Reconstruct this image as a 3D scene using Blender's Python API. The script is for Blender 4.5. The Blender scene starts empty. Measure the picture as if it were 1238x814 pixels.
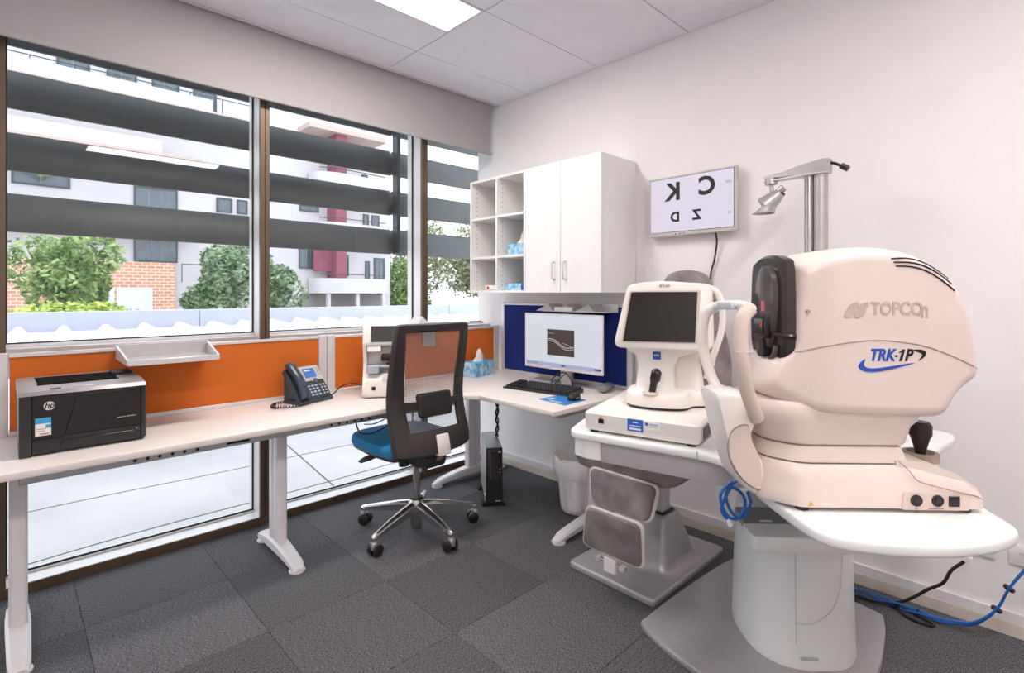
import bpy, bmesh, math, random
from mathutils import Vector, Matrix
random.seed(7)
SC = bpy.context.scene
COL = SC.collection
R = math.radians

# ---------------------------------------------------------------- camera, light, exposure
cam_d = bpy.data.cameras.new('camera')
cam = bpy.data.objects.new('camera', cam_d)
COL.objects.link(cam)
cam.location = (0, 0, 1.28)
cam.rotation_euler = (R(90), 0, R(45.98 - 90))
cam_d.sensor_width = 36.0
cam_d.sensor_fit = 'HORIZONTAL'
cam_d.lens = 633.0 / 1238.0 * 36.0
cam_d.shift_y = -52.0 / 1238.0
cam_d.clip_start = 0.02
cam_d.clip_end = 500
SC.camera = cam

world = bpy.data.worlds.new('overcast_sky')
SC.world = world
world.use_nodes = True
wn = world.node_tree
bg = wn.nodes['Background']
bg.inputs['Color'].default_value = (0.88, 0.93, 1.0, 1)
bg.inputs['Strength'].default_value = 1.6
LED_POWER = 17.0

SC.view_settings.view_transform = 'Standard'
SC.view_settings.look = 'None'
SC.view_settings.exposure = 0.9
SC.view_settings.gamma = 1.0
SC.view_settings.use_curve_mapping = False

# ---------------------------------------------------------------- materials
def lin(c):
    if isinstance(c, str):
        c = c.lstrip('#')
        c = [int(c[i:i + 2], 16) / 255 for i in (0, 2, 4)]
        c = [x / 12.92 if x <= .04045 else ((x + .055) / 1.055) ** 2.4 for x in c]
    return (c[0], c[1], c[2], 1)

MATS = {}
def pm(name, col, rough=.5, metal=0., var=.05, scale=30., bump=0., bscale=None, spec=.5, emit=0., trans=0.,
       col2=None, detail=3., coat=0.):
    """principled material whose colour is varied by a noise texture"""
    if name in MATS:
        return MATS[name]
    m = bpy.data.materials.new(name)
    m.use_nodes = True
    nt = m.node_tree
    b = nt.nodes['Principled BSDF']
    tc = nt.nodes.new('ShaderNodeTexCoord')
    nz = nt.nodes.new('ShaderNodeTexNoise')
    nz.inputs['Scale'].default_value = scale
    nz.inputs['Detail'].default_value = detail
    nt.links.new(tc.outputs['Object'], nz.inputs['Vector'])
    rp = nt.nodes.new('ShaderNodeValToRGB')
    c = lin(col)
    if col2 is None:
        a = [max(0, x * (1 - var)) for x in c[:3]] + [1]
        d = [min(1, x * (1 + var)) for x in c[:3]] + [1]
    else:
        a, d = c, lin(col2)
    rp.color_ramp.elements[0].position = .3
    rp.color_ramp.elements[1].position = .7
    rp.color_ramp.elements[0].color = a
    rp.color_ramp.elements[1].color = d
    nt.links.new(nz.outputs['Fac'], rp.inputs['Fac'])
    nt.links.new(rp.outputs['Color'], b.inputs['Base Color'])
    b.inputs['Roughness'].default_value = rough
    b.inputs['Metallic'].default_value = metal
    b.inputs['Specular IOR Level'].default_value = spec
    b.inputs['Transmission Weight'].default_value = trans
    b.inputs['Coat Weight'].default_value = coat
    if emit:
        nt.links.new(rp.outputs['Color'], b.inputs['Emission Color'])
        b.inputs['Emission Strength'].default_value = emit
    if bump:
        n2 = nt.nodes.new('ShaderNodeTexNoise')
        n2.inputs['Scale'].default_value = bscale or scale * 4
        n2.inputs['Detail'].default_value = 4
        nt.links.new(tc.outputs['Object'], n2.inputs['Vector'])
        bp = nt.nodes.new('ShaderNodeBump')
        bp.inputs['Strength'].default_value = bump
        bp.inputs['Distance'].default_value = .004
        nt.links.new(n2.outputs['Fac'], bp.inputs['Height'])
        nt.links.new(bp.outputs['Normal'], b.inputs['Normal'])
    MATS[name] = m
    return m

wall_m = pm('wall_paint', '#f2eeee', .62, var=.012, scale=6, bump=.03, bscale=300)
ceil_m = pm('ceiling_tile_paint', '#e9eaf2', .75, var=.02, scale=8, bump=.05, bscale=500)
joint_m = pm('ceiling_joint_grey', '#6c6c70', .9)  # mid grey backing that shows in the joints between tiles
alu_m = pm('aluminium', '#c9c7c8', .38, .75, var=.03, scale=12)
alu_w = pm('pale_aluminium', '#dcd9da', .42, .35, var=.03, scale=12)
bronze_m = pm('bronze_anodised', '#6b5848', .42, .55, var=.06, scale=10)
gasket_m = pm('black_gasket', '#141414', .7)
blind_m = pm('blind_fabric', '#a9a5a6', .9, var=.02, scale=400, bump=.05, bscale=900)
desk_m = pm('desk_laminate', '#ece4de', .36, var=.015, scale=20)
white_m = pm('white_powdercoat', '#ebe6e8', .4, var=.015, scale=25)
cab_m = pm('cabinet_laminate', '#efeeec', .38, var=.015, scale=15)
cream_m = pm('cream_laminate', '#ebe5da', .45, var=.02, scale=15)
plastic_w = pm('white_plastic', '#efe9e3', .34, var=.012, scale=20, coat=.15)
plastic_p = pm('warm_white_plastic', '#e2d3cb', .36, var=.012, scale=20, coat=.1)
plastic_b = pm('beige_plastic', '#d8c8bd', .4, var=.012, scale=20)
table_m = pm('white_table_laminate', '#f0f1f0', .3, var=.01, scale=20)
grey_p = pm('grey_apron_plastic', '#b9b5b6', .5, var=.02, scale=20)
silver_p = pm('silver_paint', '#b9b7b9', .34, .4, var=.04, scale=60, bump=.02, bscale=400)
chrome_m = pm('polished_chrome', '#c8c4c2', .16, .95, var=.03, scale=10)
steel_m = pm('brushed_steel', '#bcbaba', .38, .6, var=.04, scale=20)
leather_m = pm('grey_leather', '#73696a', .40, scale=9, col2='#9c9291', bump=.12, bscale=160)
black_m = pm('black_plastic', '#1d1a1a', .38, var=.1, scale=30)
darkg_m = pm('charcoal_plastic', '#2f2c2d', .34, var=.08, scale=30)
brownk_m = pm('dark_frame_plastic', '#332d2d', .38, var=.06, scale=30)
printer_m = pm('printer_black', '#232122', .28, var=.08, scale=40)
printer_t = pm('printer_silver_top', '#a09a9c', .34, .3, var=.04, scale=40)
orange_m = pm('orange_fabric', '#cc6a2a', .85, var=.05, scale=500, bump=.1, bscale=900, spec=.2)
blue_m = pm('navy_fabric', '#1b2f78', .85, var=.08, scale=500, bump=.1, bscale=900, spec=.25)
seat_m = pm('teal_seat_fabric', '#2f86b8', .85, var=.08, scale=300, bump=.15, bscale=700, spec=.3)
bluecable_m = pm('blue_cable', '#1565b5', .4, var=.05)
navy_plastic = pm('phone_slate', '#39434f', .36, var=.05, scale=30)
paper_m = pm('white_paper', '#f2ece4', .8, var=.02)
sticker_b = pm('sticker_blue', '#2466c4', .5, var=.05, scale=80)
cyan_m = pm('sticker_cyan', '#3fa6dd', .5, var=.05, scale=80)
logo_blue = pm('logo_blue', '#1d4fb0', .4, var=.03)
tissue_m = pm('tissue_box_print', '#2f9bd0', .5, scale=30, col2='#cfe9f4', detail=2)
tissue_side = pm('tissue_box_blue', '#2b98d2', .5, scale=30, col2='#58b4e0', detail=2)
liner_m = pm('bin_liner', '#f6f2f2', .5, var=.02, scale=60, bump=.4, bscale=60)
red_m = pm('red_print', '#c8402a', .6)
yellow_m = pm('yellow_mark', '#d9b53a', .6)
pink_m = pm('pink_mark', '#d8788c', .6)
green_m = pm('green_mark', '#2f8a52', .6)
LETTER = pm('letter_black', '#1c1416', .6, var=.02)
LETTER_G = pm('letter_grey', '#8f868c', .6, var=.02)

def glass(name, tint=(1, 1, 1), ior=1.5, boost=0.0):
    m = bpy.data.materials.new(name)
    m.use_nodes = True
    nt = m.node_tree
    nt.nodes.clear()
    out = nt.nodes.new('ShaderNodeOutputMaterial')
    tr = nt.nodes.new('ShaderNodeBsdfTransparent')
    tr.inputs['Color'].default_value = (*tint, 1)
    gl = nt.nodes.new('ShaderNodeBsdfGlossy')
    gl.inputs['Roughness'].default_value = .0
    fr = nt.nodes.new('ShaderNodeFresnel')
    fr.inputs['IOR'].default_value = ior
    mx = nt.nodes.new('ShaderNodeMixShader')
    # reflect only at the entry face: rays run straight through, so the exit face must not add total internal reflection
    ge = nt.nodes.new('ShaderNodeNewGeometry')
    inv = nt.nodes.new('ShaderNodeMath'); inv.operation = 'SUBTRACT'; inv.inputs[0].default_value = 1.0
    nt.links.new(ge.outputs['Backfacing'], inv.inputs[1])
    mu = nt.nodes.new('ShaderNodeMath'); mu.operation = 'MULTIPLY'
    nt.links.new(fr.outputs[0], mu.inputs[0]); nt.links.new(inv.outputs[0], mu.inputs[1])
    nt.links.new(mu.outputs[0], mx.inputs[0])
    nt.links.new(tr.outputs[0], mx.inputs[1])
    nt.links.new(gl.outputs[0], mx.inputs[2])
    nt.links.new(mx.outputs[0], out.inputs[0])
    return m
glass_m = glass('window_glass', (.97, .985, .98), 1.6)

def emis(name, col, s, col2=None, scale=4):
    m = bpy.data.materials.new(name)
    m.use_nodes = True
    nt = m.node_tree
    b = nt.nodes['Principled BSDF']
    b.inputs['Base Color'].default_value = (.02, .02, .02, 1)
    b.inputs['Roughness'].default_value = .25
    b.inputs['Emission Color'].default_value = lin(col)
    b.inputs['Emission Strength'].default_value = s
    return m
led_m = emis('led_diffuser', '#fff6f1', LED_POWER)

# ---------------------------------------------------------------- geometry helpers
class G:
    def __init__(s):
        s.v = []; s.f = []
    def add(s, vs, fs):
        n = len(s.v)
        s.v += [tuple(v) for v in vs]
        s.f += [tuple(i + n for i in f) for f in fs]
        return s
    def bm(s, b):
        b.verts.index_update()
        s.add([v.co for v in b.verts], [[v.index for v in f.verts] for f in b.faces])
        b.free()
        return s
    def box(s, x0, x1, y0, y1, z0, z1, r=0., seg=2):
        b = bmesh.new()
        bmesh.ops.create_cube(b, size=1)
        for v in b.verts:
            v.co = ((x0 + x1) / 2 + v.co.x * (x1 - x0), (y0 + y1) / 2 + v.co.y * (y1 - y0), (z0 + z1) / 2 + v.co.z * (z1 - z0))
        if r:
            bmesh.ops.bevel(b, geom=b.edges[:], offset=r, segments=seg, profile=.5, affect='EDGES')
        return s.bm(b)
    def prism(s, pts, a0, a1, axis='z', r=0., seg=2):
        def mk(p, a):
            return (p[0], p[1], a) if axis == 'z' else ((p[0], a, p[1]) if axis == 'y' else (a, p[0], p[1]))
        b = bmesh.new()
        lo = [b.verts.new(mk(p, a0)) for p in pts]
        hi = [b.verts.new(mk(p, a1)) for p in pts]
        n = len(pts)
        f0 = b.faces.new(lo[::-1]); f1 = b.faces.new(hi)
        for i in range(n):
            b.faces.new((lo[i], lo[(i + 1) % n], hi[(i + 1) % n], hi[i]))
        bmesh.ops.recalc_face_normals(b, faces=b.faces[:])
        if r:
            es = list(set(list(f0.edges) + list(f1.edges)))
            bmesh.ops.bevel(b, geom=es, offset=r, segments=seg, profile=.5, affect='EDGES')
        return s.bm(b)
    def loft(s, rings, cap=True, closed=True):
        n = len(rings[0]); vs = []; fs = []
        for r in rings:
            vs += list(r)
        for i in range(len(rings) - 1):
            for j in range(n if closed else n - 1):
                k = (j + 1) % n
                fs.append((i * n + j, i * n + k, (i + 1) * n + k, (i + 1) * n + j))
        if cap and closed:
            fs.append(tuple(range(n))[::-1])
            fs.append(tuple((len(rings) - 1) * n + j for j in range(n)))
        return s.add(vs, fs)
    def tube(s, pts, r, n=8, smooth=0):
        pts = [Vector(p) for p in pts]
        if smooth:
            pts = crom(pts, smooth)
        m = len(pts)
        rr = r if isinstance(r, (list, tuple)) else [r] * m
        if len(rr) != m:
            rr = [rr[0] + (rr[-1] - rr[0]) * i / (m - 1) for i in range(m)]
        t0 = (pts[1] - pts[0]).normalized()
        up = Vector((0, 0, 1)) if abs(t0.z) < .9 else Vector((1, 0, 0))
        a = t0.cross(up).normalized()
        rings = []
        for i, p in enumerate(pts):
            t = (pts[min(i + 1, m - 1)] - pts[max(i - 1, 0)]).normalized()
            a = (a - t * a.dot(t)).normalized()
            b = t.cross(a)
            rings.append([p + (a * math.cos(2 * math.pi * k / n) + b * math.sin(2 * math.pi * k / n)) * rr[i] for k in range(n)])
        return s.loft(rings)
    def lathe(s, prof, c=(0, 0, 0), n=24, axis='z'):
        rings = []
        for r, h in prof:
            ring = []
            for k in range(n):
                a = 2 * math.pi * k / n
                x, y = r * math.cos(a), r * math.sin(a)
                p = (x, y, h) if axis == 'z' else ((x, h, y) if axis == 'y' else (h, x, y))
                ring.append((p[0] + c[0], p[1] + c[1], p[2] + c[2]))
            rings.append(ring)
        return s.loft(rings)
    def bar(s, p, q, w, h, up=(0, 0, 1), w2=None, h2=None):
        p, q, up = Vector(p), Vector(q), Vector(up)
        t = (q - p).normalized(); a = t.cross(up).normalized(); u = a.cross(t)
        w2 = w2 or w; h2 = h2 or h
        def ring(c, w, h):
            return [c + a * (sx * w / 2) + u * (sz * h / 2) for sx, sz in ((-1, -1), (1, -1), (1, 1), (-1, 1))]
        return s.loft([ring(p, w, h), ring(q, w2, h2)])
    def xf(s, M, i0=0):
        s.v[i0:] = [tuple(M @ Vector(v)) for v in s.v[i0:]]
        return s

def crom(pts, k):
    out = []; n = len(pts)
    for i in range(n - 1):
        p0, p1, p2, p3 = pts[max(i - 1, 0)], pts[i], pts[i + 1], pts[min(i + 2, n - 1)]
        for j in range(k):
            t = j / k
            out.append(.5 * ((2 * p1) + (p2 - p0) * t + (2 * p0 - 5 * p1 + 4 * p2 - p3) * t * t + (3 * p1 - p0 - 3 * p2 + p3) * t ** 3))
    out.append(pts[-1])
    return out

def crom2(pts, k, closed=True):
    """closed smooth 2D outline"""
    n = len(pts); out = []
    P = [Vector((p[0], p[1], 0)) for p in pts]
    for i in range(n):
        p0, p1, p2, p3 = P[(i - 1) % n], P[i], P[(i + 1) % n], P[(i + 2) % n]
        for j in range(k):
            t = j / k
            q = .5 * ((2 * p1) + (p2 - p0) * t + (2 * p0 - 5 * p1 + 4 * p2 - p3) * t * t + (3 * p1 - p0 - 3 * p2 + p3) * t ** 3)
            out.append((q.x, q.y))
    return out

def fil(pts, r, n=4):
    """fillet the corners of a 2D polygon"""
    out = []; m = len(pts)
    for i in range(m):
        p0, p1, p2 = Vector(pts[i - 1]), Vector(pts[i]), Vector(pts[(i + 1) % m])
        rr = r[i] if isinstance(r, (list, tuple)) else r
        a, b = p0 - p1, p2 - p1
        d = min(rr, a.length * .49, b.length * .49)
        if d < 1e-5:
            out.append(tuple(p1)); continue
        A, Bq = p1 + a.normalized() * d, p1 + b.normalized() * d
        for k in range(n + 1):
            t = k / n
            q = A * (1 - t) ** 2 + p1 * 2 * t * (1 - t) + Bq * t * t
            out.append((q.x, q.y))
    return out

MW = {}
def new_name(name):
    return name
def obj(name, g, m, parent=None, local=False, angle=38, mesh=None):
    if mesh is None:
        mesh = bpy.data.meshes.new(name)
        vs = g.v
        if parent is not None and not local:
            inv = MW[parent.name].inverted()
            vs = [inv @ Vector(v) for v in vs]
        mesh.from_pydata([tuple(v) for v in vs], [], g.f)
        b = bmesh.new(); b.from_mesh(mesh)
        bmesh.ops.recalc_face_normals(b, faces=b.faces[:])
        b.to_mesh(mesh); b.free()
        mesh.polygons.foreach_set('use_smooth', [True] * len(mesh.polygons))
        mesh.set_sharp_from_angle(angle=R(angle))
        mesh.materials.append(m)
    o = bpy.data.objects.new(name, mesh)
    COL.objects.link(o)
    if parent is not None:
        o.parent = parent
        MW[o.name] = MW[parent.name]
    else:
        MW[o.name] = Matrix.Identity(4)
    return o

def thing(name, label, cat, loc=(0, 0, 0), rz=0., group=None):
    o = bpy.data.objects.new(name, None)
    o.empty_display_size = .1
    COL.objects.link(o)
    o.location = loc
    o.rotation_euler = (0, 0, R(rz))
    o['label'] = label
    o['category'] = cat
    if group:
        o['group'] = group
    MW[o.name] = Matrix.Translation(loc) @ Matrix.Rotation(R(rz), 4, 'Z')
    return o

def solo(name, g, m, label, cat, loc=(0, 0, 0), rz=0., group=None, local=False, angle=38):
    """a thing that is one mesh; its origin sits at loc"""
    M = Matrix.Translation(loc) @ Matrix.Rotation(R(rz), 4, 'Z')
    if not local:
        g.xf(M.inverted())
    o = obj(name, g, m, None, True, angle)
    o.location = loc; o.rotation_euler = (0, 0, R(rz))
    MW[o.name] = M
    o['label'] = label; o['category'] = cat
    if group:
        o['group'] = group
    return o

def struct(name, g, m, parent=None, **k):
    o = obj(name, g, m, parent, **k)
    if parent is None:
        o['kind'] = 'structure'
    return o
def sempty(name, loc=(0, 0, 0)):
    o = bpy.data.objects.new(name, None)
    COL.objects.link(o); o.location = loc; o['kind'] = 'structure'
    MW[o.name] = Matrix.Translation(loc)
    return o

def text(name, s, size, m, parent, o, right, up, depth=.0006, local=True, ax='CENTER', shear=0., sx=1., bold=0.):
    cu = bpy.data.curves.new('t', 'FONT')
    cu.body = s; cu.size = size; cu.extrude = depth; cu.align_x = ax; cu.align_y = 'CENTER'
    cu.shear = shear; cu.offset = bold; cu.resolution_u = 3
    ob = bpy.data.objects.new('t', cu); COL.objects.link(ob)
    dg = bpy.context.evaluated_depsgraph_get()
    me = bpy.data.meshes.new_from_object(ob.evaluated_get(dg))
    g = G()
    r, u = Vector(right).normalized(), Vector(up).normalized()
    n = r.cross(u)
    g.add([Vector(o) + r * v.co.x * sx + u * v.co.y + n * v.co.z for v in me.vertices], [tuple(p.vertices) for p in me.polygons])
    bpy.data.objects.remove(ob); bpy.data.curves.remove(cu); bpy.data.meshes.remove(me)
    return obj(name, g, m, parent, local, 30)

# room dimensions (metres): window wall at +Y, long white wall at +X
XR, XL, YB = 2.715, -1.62, -1.42
YF, YG, CEIL = 3.045, 3.17, 2.72

# ================================================================ SETTING
# floor: sub-floor and carpet tiles
def carpet_mat():
    m = bpy.data.materials.new('carpet')
    m.use_nodes = True
    nt = m.node_tree; b = nt.nodes['Principled BSDF']
    tc = nt.nodes.new('ShaderNodeTexCoord'); oi = nt.nodes.new('ShaderNodeObjectInfo')
    n1 = nt.nodes.new('ShaderNodeTexNoise'); n1.inputs['Scale'].default_value = 330; n1.inputs['Detail'].default_value = 6
    mp = nt.nodes.new('ShaderNodeMapping'); mp.inputs['Scale'].default_value = (1, .35, 1)
    nt.links.new(tc.outputs['Object'], mp.inputs['Vector']); nt.links.new(mp.outputs[0], n1.inputs['Vector'])
    n2 = nt.nodes.new('ShaderNodeTexNoise'); n2.inputs['Scale'].default_value = 5
    nt.links.new(tc.outputs['Object'], n2.inputs['Vector'])
    rp = nt.nodes.new('ShaderNodeValToRGB')
    rp.color_ramp.elements[0].position = .34; rp.color_ramp.elements[0].color = lin('#363639')
    rp.color_ramp.elements[1].position = .72; rp.color_ramp.elements[1].color = lin('#838287')
    nt.links.new(n1.outputs['Fac'], rp.inputs['Fac'])
    ma = nt.nodes.new('ShaderNodeMath'); ma.operation = 'MULTIPLY_ADD'
    nt.links.new(oi.outputs['Random'], ma.inputs[0]); ma.inputs[1].default_value = .30; ma.inputs[2].default_value = .82
    hs = nt.nodes.new('ShaderNodeHueSaturation')
    nt.links.new(ma.outputs[0], hs.inputs['Value']); nt.links.new(rp.outputs[0], hs.inputs['Color'])
    nt.links.new(hs.outputs[0], b.inputs['Base Color'])
    b.inputs['Roughness'].default_value = .95
    b.inputs['Specular IOR Level'].default_value = .15
    bp = nt.nodes.new('ShaderNodeBump'); bp.inputs['Strength'].default_value = .35; bp.inputs['Distance'].default_value = .003
    nt.links.new(n1.outputs['Fac'], bp.inputs['Height']); nt.links.new(bp.outputs[0], b.inputs['Normal'])
    return m
carpet_m = carpet_mat()
fl = struct('floor', G().box(XL, XR, YB, 3.20, -.15, -.008), pm('subfloor', '#1c1b1c', .9))
def cuts(a, b, o, st):
    k = math.floor((a - o) / st); out = [a]
    x = o + k * st
    while x < b - .004:
        if x > a + .004:
            out.append(x)
        x += st
    return out + [b]
tile_mesh = {}
def tile_piece(name, parent, x0, x1, y0, y1, z0, z1, gap, ch, m, turn=0):
    w, h = round(x1 - x0 - gap, 4), round(y1 - y0 - gap, 4)
    if turn:
        w, h = h, w
    key = (name, w, h)
    if key not in tile_mesh:
        g = G().prism([(-w / 2, -h / 2), (w / 2, -h / 2), (w / 2, h / 2), (-w / 2, h / 2)], z0, z1, 'z', ch, 1)
        o = obj(name, g, m, parent, True)
        tile_mesh[key] = o.data
    else:
        o = obj(name, None, m, parent, mesh=tile_mesh[key])
    o.location = ((x0 + x1) / 2, (y0 + y1) / 2, 0)
    o.rotation_euler = (0, 0, R(90) if turn else 0)
    return o
xs = cuts(XL, XR, .716, .5); ys = cuts(YB, YF, 2.57, .5)
for i in range(len(xs) - 1):
    for j in range(len(ys) - 1):
        tile_piece('carpet_tile', fl, xs[i], xs[i + 1], ys[j], ys[j + 1], -.008, 0., .0012, .0015, carpet_m, (i + j) % 2)

# ceiling: grid of tiles, LED panels let into it
CE = 2.955
ce = struct('ceiling', G().box(XL, XR, YB, CE, CEIL + .012, CEIL + .10), joint_m)
cx = [XL, -.645, .555, 1.755, XR]
cy = [YB, -1.06, -.445, .17, .785, 1.40, 2.015, 2.63, CE]
for i in range(4):
    for j in range(8):
        x0, x1, y0, y1 = cx[i], cx[i + 1], cy[j], cy[j + 1]
        if i == 2 and j == 6:
            y0 = 2.325
        if i == 2 and j == 2:
            tile_piece('ceiling_tile', ce, x0, x1, -.14, y1, CEIL, CEIL + .014, .005, .001, ceil_m)
            y1 = -.44 + .001
            if y1 - y0 < .02:
                continue
        tile_piece('ceiling_tile', ce, x0, x1, y0, y1, CEIL, CEIL + .014, .005, .001, ceil_m)
obj('ceiling_edge_trim', G().box(XL, XR, CE, CE + .02, CEIL - .008, CEIL + .05, .002, 1), alu_w, ce)
for (xo, y0, lab) in ((0, 2.02, 'lit white recessed ceiling light panel near the roller blind'), (0, -.44, 'lit white recessed ceiling light panel mirrored in the window glass'),
                      (-2.16, -.44, 'added unseen white ceiling light panel brightening the room from the corner diagonally opposite the instruments')):  # the corner panel is unseen, added to brighten the room
    t = thing('ceiling_light', lab, 'ceiling light', (1.155 + xo, y0 + .15, CEIL), group='recessed ceiling lights')
    a0, a1 = .56 + xo, 1.75 + xo
    obj('frame', G().box(a0, a1, y0, y0 + .012, CEIL - .003, CEIL + .011).box(a0, a1, y0 + .288, y0 + .3, CEIL - .003, CEIL + .011)
        .box(a0, a0 + .015, y0 + .012, y0 + .288, CEIL - .003, CEIL + .011).box(a1 - .015, a1, y0 + .012, y0 + .288, CEIL - .003, CEIL + .011), white_m, t)
    obj('diffuser', G().box(a0 + .015, a1 - .015, y0 + .012, y0 + .288, CEIL - (.0025 if xo else -.002), CEIL + .008), led_m, t)
# blind pocket above the window, and outer walls
struct('ceiling_blind_pocket', G().box(XL, XR, CE + .02, YG + .2, 2.98, 3.05).box(XL, XR, CE, CE + .02, CEIL + .05, 2.98), ceil_m)
struct('wall_right', G().box(XR, XR + .12, YB, YG + .03, 0, 3.05), wall_m)
struct('wall_left', G().box(XL - .12, XL, YB, YG + .2, -.15, 3.05), wall_m)
struct('wall_back', G().box(XL - .12, XR + .12, YB - .12, YB, -.15, 3.05), wall_m)
struct('wall_window_head', G().box(XL, XR, YG + .05, YG + .2, 2.62, 3.0), wall_m)
bb = struct('baseboard_right', G().box(XR - .014, XR - .0005, YB, 3.045, .048, .088, .002, 1), white_m)
obj('baseboard_lower_strip', G().box(XR - .018, XR - .0005, YB, 3.045, 0, .048, .001, 1), pm('beige_skirting', '#dacfc4', .5, var=.03), bb)

# curtain-wall window
win = sempty('window_1')
def mull(x0, x1):
    o = obj('mullion', G().box(x0, x1, YF + .022, YG + .06, .045, 2.98), alu_w, win)  # pale metal body stands in for window light on the bronze side faces
    obj('mullion_cover', G().box(x0 - .001, (x0 + x1) / 2 - .0008, YF, YF + .022, .045, 2.98, .001, 1)
        .box((x0 + x1) / 2 + .0008, x1 + .001, YF, YF + .022, .045, 2.98, .001, 1), bronze_m, o)
    obj('gasket', G().box(x0 - .006, x0, YG - .012, YG, .05, 2.9).box(x1, x1 + .006, YG - .012, YG, .05, 2.9), gasket_m, o)
M0 = [(-.10, -.002), (1.011, 1.059), (2.077, 2.122)]
for a, b in M0:
    mull(a, b)
bays = [(XL, -.10), (-.002, 1.011), (1.059, 2.077), (2.122, XR)]
for a, b in bays:
    obj('bottom_rail', G().box(a, b, YF + .004, YG + .05, .0, .042, .002, 1), alu_w, win)
    obj('transom', G().box(a, b, YF + .004, YG + .05, .985, 1.045, .002, 1), alu_m, win)
    obj('transom_bead', G().box(a, b, YG - .03, YG, 1.045, 1.058, .001, 1).box(a, b, YG - .02, YG, .042, .05), alu_w, win)
    obj('gasket', G().box(a, b, YG - .008, YG + .002, .05, .056).box(a, b, YG - .008, YG + .002, 1.058, 1.064), gasket_m, win)
    obj('pane', G().box(a, b, YG, YG + .008, .05, .99), glass_m, win)
    obj('pane', G().box(a, b, YG, YG + .008, 1.045, 2.9), glass_m, win)
obj('skirting', G().box(XL, XR, YF - .004, YF + .006, 0, .044, .001, 1), bronze_m, win)

# ================================================================ OUTSIDE
concrete_m = pm('pale_concrete', '#b4b2b5', .85, scale=1.2, col2='#c6c3c5', bump=.1, bscale=30)
facade_w = pm('facade_render', '#c4c0c4', .8, var=.03, scale=.6)
facade_p = pm('facade_pink_soffit', '#bda9a2', .8, var=.03, scale=.6)
roofw_m = pm('white_roof_sheet', '#e3e5ee', .5, var=.02, scale=3)
flash_m = pm('roof_flashing', '#b4b6c6', .5, var=.02, scale=3)
louv_m = pm('louvre_grey_metal', '#4f5253', .48, .3, var=.07, scale=6)
shade_glass = pm('dark_window_glass', '#56626c', .15, var=.2, scale=2)
frame_dk = pm('dark_window_frame', '#3c444a', .5)
maroon_m = pm('maroon_render', '#8a4a5c', .8, var=.04, scale=1)
curtain_m = pm('pale_blind', '#d5d8dd', .8, var=.04, scale=2)

struct('ground_outside', G().box(-60, 90, 3.3, 90, -.45, -.15), concrete_m)
# paving joints and cracks on the slab
cr = G()
for k, yy in enumerate((3.75, 4.55, 5.5, 6.6)):
    x = -3.0
    while x < 7:
        nx = x + .25
        cr.bar((x, yy + .02 * math.sin(x * 3 + k) + .1 * math.sin(x * .7 + k), -.1495), (nx, yy + .02 * math.sin(nx * 3 + k) + .1 * math.sin(nx * .7 + k), -.1495), .008, .004)
        x = nx
for x in (-.4, 1.7, 3.9):
    cr.bar((x, 3.3, -.1495), (x + .5, 7.5, -.1495), .01, .004)
solo('pavement_cracks', cr, pm('crack_dirt', '#5f5b5e', .95), 'thin dark cracks and joints across the pale concrete outside the window', 'cracks', (0, 3.5, -.15))['kind'] = 'stuff'

# low canopy roof with ribbed sheet and parapet
cp = thing('canopy_roof', 'low white ribbed metal canopy roof with flat parapet flashing outside the window', 'roof', (2, 6.4, .5))
for x0 in (-2.0, 1.62, 5.24, 8.86, 12.48):
    obj('parapet_flashing', G().box(x0, x0 + 3.612, 6.9, 7.05, .80, 1.094, .004, 1), flash_m, cp)
obj('roof_sheet', G().add([(-2, 5.7, .84), (16, 5.7, .84), (16, 6.9, .90), (-2, 6.9, .90), (-2, 5.7, .82), (16, 5.7, .82), (16, 6.9, .88), (-2, 6.9, .88)],
    [(0, 1, 2, 3), (4, 5, 6, 7), (0, 1, 5, 4), (2, 3, 7, 6), (1, 2, 6, 5), (0, 3, 7, 4)]), roofw_m, cp)
x = .084 - .331 * 6
rib0 = None
while x < 14:
    if rib0 is None:
        prof = [(-.07, 0), (-.018, .062), (.018, .062), (.07, 0)]
        rib0 = obj('roof_rib', G().loft([[(a, 5.7, .838 + b) for a, b in prof], [(a, 6.9, .898 + b) for a, b in prof]]), roofw_m, cp)
        rib0.location = (x, 0, 0)
    else:
        r_ = obj('roof_rib', None, roofw_m, cp, mesh=rib0.data); r_.location = (x, 0, 0)
    x += .331
obj('edge_beam', G().box(-2, 16, 6.2, 6.35, .55, .82), flash_m, cp)
for xx in (-1.5, 3, 8, 13):
    obj('post', G().box(xx, xx + .1, 6.22, 6.32, -.15, .56), flash_m, cp)

# horizontal louvres outside the glass
lv = thing('sun_louvre', 'wide dark grey horizontal sunshade louvre blades just outside the window', 'louvre', (1, 3.72, 1.5))
for zc in (2.655, 2.333, 2.012, 1.697):
    pts = []
    for k in range(14):
        a = 2 * math.pi * k / 14
        pts.append((3.74 + .035 * math.cos(a) + .012 * math.sin(a), zc + .103 * math.sin(a)))
    for xa, xb in ((XL - .4, 2.24), (2.26, 4.6)):
        obj('louvre_blade', G().prism(pts, xa, xb, 'x'), louv_m, lv)
obj('support_post', G().box(2.235, 2.265, 3.62, 3.70, 1.60, 3.0, .004, 1), pm('louvre_post', '#3a4044', .5, .3), lv)
obj('support_post', G().box(-1.2, -1.17, 3.62, 3.70, 1.60, 3.0, .004, 1), MATS['louvre_post'], lv)

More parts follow.
